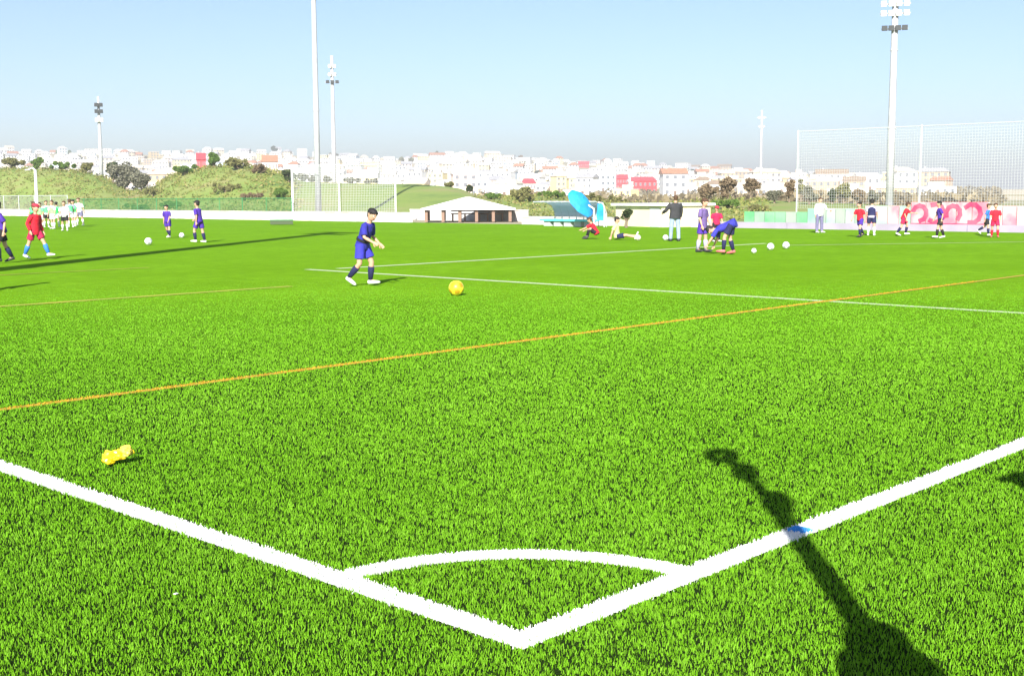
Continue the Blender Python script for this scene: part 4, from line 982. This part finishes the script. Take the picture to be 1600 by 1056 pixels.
        s2.tube([an+Vector((0,0,-.018*k)), an+Vector((0,0,.008*k))], [.030*k, .028*k], 10); rem(s2.build('shoe', m_, t), max(.007, vox*.8), 2)
    return t
def Hpx(px, yt, yf):                      # real height of somebody standing
    return CAM.z*(yf-yt)/(yf-hor(px))*1.0
# main boy: running to the right, three quarters away from the camera's left
person(562, 447, 1.33, -22, 'boy in royal blue kit with black hair running towards the yellow ball', dict(lean=21, side=3, hl=20, kl=26, hr=-2, kr=40, sl=-18, el=62, sr=10, er=55, al=24, ar=16, nod=16, turn=-20), shirt='deepblue', shorts='royal', socks='navy', stripe='black', fine=True)
person(10, 411, 1.42, -150, 'black-haired boy in dark purple shirt cut by the left edge', dict(lean=10, hl=20, kl=25, hr=-12, kr=15, sl=-30, el=40, sr=40, er=25, ar=18), shirt='purple', shorts='black', socks='navy', shoes='dark')
person(58, 405, 1.36, -20, 'child in long red shirt and blue socks striding beside the left edge', dict(lean=6, hl=30, kl=6, hr=-20, kr=5, sl=-14, el=35, sr=-25, er=50, al=14), shirt='red', shorts='crimson', socks='sock_blue', long_shirt=True, sleeves='long', hair='brown', cap=m_cap)
person(265, 372, 1.22, -110, 'boy in dark purple-blue kit, left one of two by the white wall', dict(lean=8, hl=10, kl=10, hr=-10, kr=25, sl=20, sr=-15), shirt='purple', shorts='purple', socks='navy')
person(313, 379, 1.42, 160, 'taller boy in purple-blue kit, right one of two by the white wall', dict(lean=8, hl=22, kl=30, hr=-8, kr=5, sl=-22, el=25, sr=25, er=30), shirt='purple', shorts='purple', socks='navy')
for i, (px, yf, H_i, fc, sh_, bib, so, lab) in enumerate([
    (64, 354, 1.30, -90, 'mint', 'lime', 'white', 'child in mint bib at the left end of the group, behind the boy in red'), (73, 352, 1.36, -60, 'white', 'mint', 'black', 'child in mint bib over white, second from the left in the group'),
    (84, 354, 1.40, -110, 'white', 'lime', 'white', 'child in pale lime bib in the middle of the group'), (88, 351, 1.30, 80, 'mint', 'green', 'white', 'child in darker green bib hidden in the middle of the group'),
    (102, 357, 1.38, -80, 'white', None, 'black', 'child in white shirt and black shorts standing in front of the group'), (111, 352, 1.44, 120, 'lilac', 'mint', 'white', 'child in mint bib over lilac, right of black shorts'),
    (118, 350, 1.42, -130, 'mint', 'green', 'white', 'child in green bib at the right end of the group'), (126, 349, 1.5, -100, 'white', None, 'slate', 'person in white top just right of the green bibs'), (50, 350, 1.35, 40, 'green', 'mint', 'black', 'child in green behind the head of the boy in red')]):
    person(px, yf+4, H_i, fc, lab, dict(lean=3+i, hl=8*(-1)**i, kl=8, hr=-6*(-1)**i, kr=6, sl=20-6*i, sr=-10+5*i, al=14, ar=12), shirt=sh_, bib=bib, shorts=so, socks='white', group='children in green bibs on the left', hair='brown' if i % 3 else 'black')
# seated boys
person(932, 374, 1.25, 165, 'boy in red shirt sitting on the grass', dict(sit=1, lean=30, hl=128, kl=118, hr=112, kr=92, sl=58, el=10, sr=40, er=30, nod=10, fl=0, fr=0), shirt='red', shorts='black', socks='black', shoes='dark', hair='brown')
person(964, 375, 1.38, -8, 'dark-haired boy in pale yellow shirt sitting with legs stretched to the right', dict(sit=1, lean=-6, hl=94, kl=6, hr=98, kr=22, sl=-28, el=10, sr=-30, er=15, nod=18, fl=70, fr=70), shirt='yellow', shorts='navy', socks=None, hair='black')
person(1054, 377, 1.52, 100, 'man in black jacket and pale jeans seen from behind', dict(lean=3, hl=4, hr=-2, sl=10, el=60, sr=15, er=10, al=32, ar=10, side=3), shirt='charcoal', trousers='denim', sleeves='long', coat=True, adult=True, hair='brown', shoes='dark')
person(1096, 394, 1.42, -35, 'boy in dull purple kit standing next to the bending boy', dict(lean=2, hl=6, kl=6, hr=-5, kr=5, sl=5, sr=0, el=20, er=20, al=9, nod=14), shirt='dullpurple', shorts='purple', socks='lilac', shoes='dark', long_shirt=True, hair='brown')
person(1138, 398, 1.42, 158, 'child in bright blue shirt bending right over towards the ground', dict(lean=112, hl=26, kl=22, hr=10, kr=26, sl=28, el=6, sr=14, er=12, nod=20), long_shirt=True, shirt='royal', shorts='navy', trousers=None, socks='navy', shoes='red', sleeves='short')
person(1119, 378, 1.15, -80, 'small child in red top behind the bending boy', dict(lean=4, sl=10, sr=-5), shirt='crimson', shorts='black', socks='black', hair='brown', cap=m_cap)
person(1280, 364, 1.40, -70, 'man in white shirt and slate trousers standing before the mint hoarding', dict(lean=3, sl=18, el=60, sr=-4, al=24), shirt='white', trousers='slate', adult=True, hair='brown', sleeves='long')
person(1346, 371, 1.23, -150, 'boy in red shirt and dark shorts beside the boy in navy', dict(lean=8, hl=20, kl=20, hr=-18, kr=20, sl=-20, sr=20), shirt='red', shorts='purple', socks='navy', shoes='dark')
person(1361, 368, 1.34, 70, 'boy in navy top, right behind the boy in red with dark shorts', dict(lean=4, hl=10, kl=15, hr=-8), shirt='lilac', bib='navy', shorts='navy', socks='white')
person(1408, 369, 1.22, -10, 'boy in red running to the right before the pink banner', dict(lean=20, hl=30, kl=40, hr=-14, kr=20, sl=50, el=40, sr=-30, er=50), shirt='red', shorts='crimson', socks='navy', hair='brown')
person(1469, 373, 1.24, 170, 'boy in purple shirt and black shorts before the pink banner', dict(lean=8, hl=18, kl=12, hr=-8, kr=12, sl=-25, el=35, sr=15), shirt='purple', shorts='black', socks='black')
person(1536, 368, 1.15, -30, 'boy in bright blue shirt near the right edge', dict(lean=6, hl=-18, kl=40, hr=12, kr=8, sl=18, sr=-20), shirt='blue', shorts='black', socks='navy', hair='brown')
person(1554, 371, 1.18, -110, 'boy in red kit with red socks, rightmost player', dict(lean=6, hl=12, kl=18, hr=-8, sl=-10, sr=15), shirt='red', shorts='crimson', socks='red', hair='brown', shoes='red')
# off-frame people whose shadows fall into the picture
sdx = Vector((math.cos(R_(35.7)), math.sin(R_(35.7)), 0)); nrm = Vector((-sdx.y, sdx.x, 0))
person(0, 0, 1.30, 0, 'boy in blue kit just outside the left edge whose shadow falls on the turf', dict(lean=6, hl=15, hr=-10, kr=15), shirt='royal', shorts='navy', socks='navy', loc=(5.45, 17.3, 0))
hp0 = sdx*-2.78+nrm*-1.215
man = person(0, 0, 1.72, 95, 'man in a sun hat beside the camera holding a long pole upright', dict(lean=1, sl=4, el=128, sr=2, er=128, al=2, ar=2, nod=0, turn=0), shirt='charcoal', trousers='denim', adult=True, sleeves='long', coat=True, loc=hp0, group='people beside the camera')
def sun_hat(t, H):
    z = H-0.075; c = MB(); c.tube([(0, .04, z-.03), (0, .04, z+.05), (0, .04, z+.09), (0, .04, z+.105)], [.115, .112, .095, .03], 18).build('sun_hat', CL['black'], t, smooth=True)
    MB().tube([(0, .04, z-.14), (0, .04, z-.09), (0, .04, z-.02)], [.174, .160, .117], 24).build('hat_brim', CL['black'], t)
sun_hat(man, 1.72)
person(0, 0, 1.72, 180, 'person with a cap standing farther right beside the touchline', dict(lean=2, sl=2, sr=2), shirt='slate', trousers='denim', adult=True, sleeves='long', coat=True, cap=CL['black'], loc=sdx*-0.16+nrm*-2.41, group='people beside the camera')
def camera_pole():
    t = empty('camera_pole', (0, 0, 0), 0, 'long black pole with a small camera and a wrist loop on top', 'camera pole')
    P = lambda tt, z, n_: sdx*tt+nrm*n_+Vector((0,0,z)); t0 = -2.58
    MB().tube([P(t0, 1.18, -1.25), P(t0, 1.66, -1.175), P(t0, 2.37, -1.05), P(t0, 2.70, -.99)], [.046, .052, .054, .046], 8).build('grip', m_lampd, t)
    MB().tube([P(t0, 2.70, -.99), P(t0, 3.12, -.87), P(t0, 3.30, -.82)], [.040, .036, .034], 8).build('pole', m_lampd, t)
    c = P(t0, 2.66, -1.02); MB().tube([c+Vector((0,0,-.12)), c, c+Vector((0,0,.10))], [.060, .088, .065], 8).build('clamp', m_lampd, t)
    c = P(t0, 3.03, -.90); MB().tube([c+Vector((0,0,-.07)), c+Vector((0,0,.10))], [.075, .070], 8).build('camera_body', m_lampd, t)
    c = P(t0, 3.28, -.79); pts = [c+nrm*math.cos(a)*.07+Vector((0,0,math.sin(a)*.08)) for a in [i*math.pi/5 for i in range(11)]]
    MB().tube(pts, .044, 6).build('wrist_loop', m_lampd, t)
camera_pole()

# ------------------------------------------------------------------ thin haze
hz = MB().box(-3100, -3100, -45, 6900, 6900, 75).build('haze', [], kind='stuff')
hm_ = bpy.data.materials.new('haze'); hm_.use_nodes = True; n_ = hm_.node_tree.nodes; n_.remove(n_['Principled BSDF'])
pv = n_.new('ShaderNodeVolumePrincipled'); pv.inputs['Density'].default_value = 0.00070; pv.inputs['Color'].default_value = (0.99, 0.99, 0.98, 1); pv.inputs['Anisotropy'].default_value = 0.2
hm_.node_tree.links.new(pv.outputs[0], n_['Material Output'].inputs['Volume']); hz.data.materials.append(hm_)
tag(hz, 'thin pale haze over the town', 'haze')
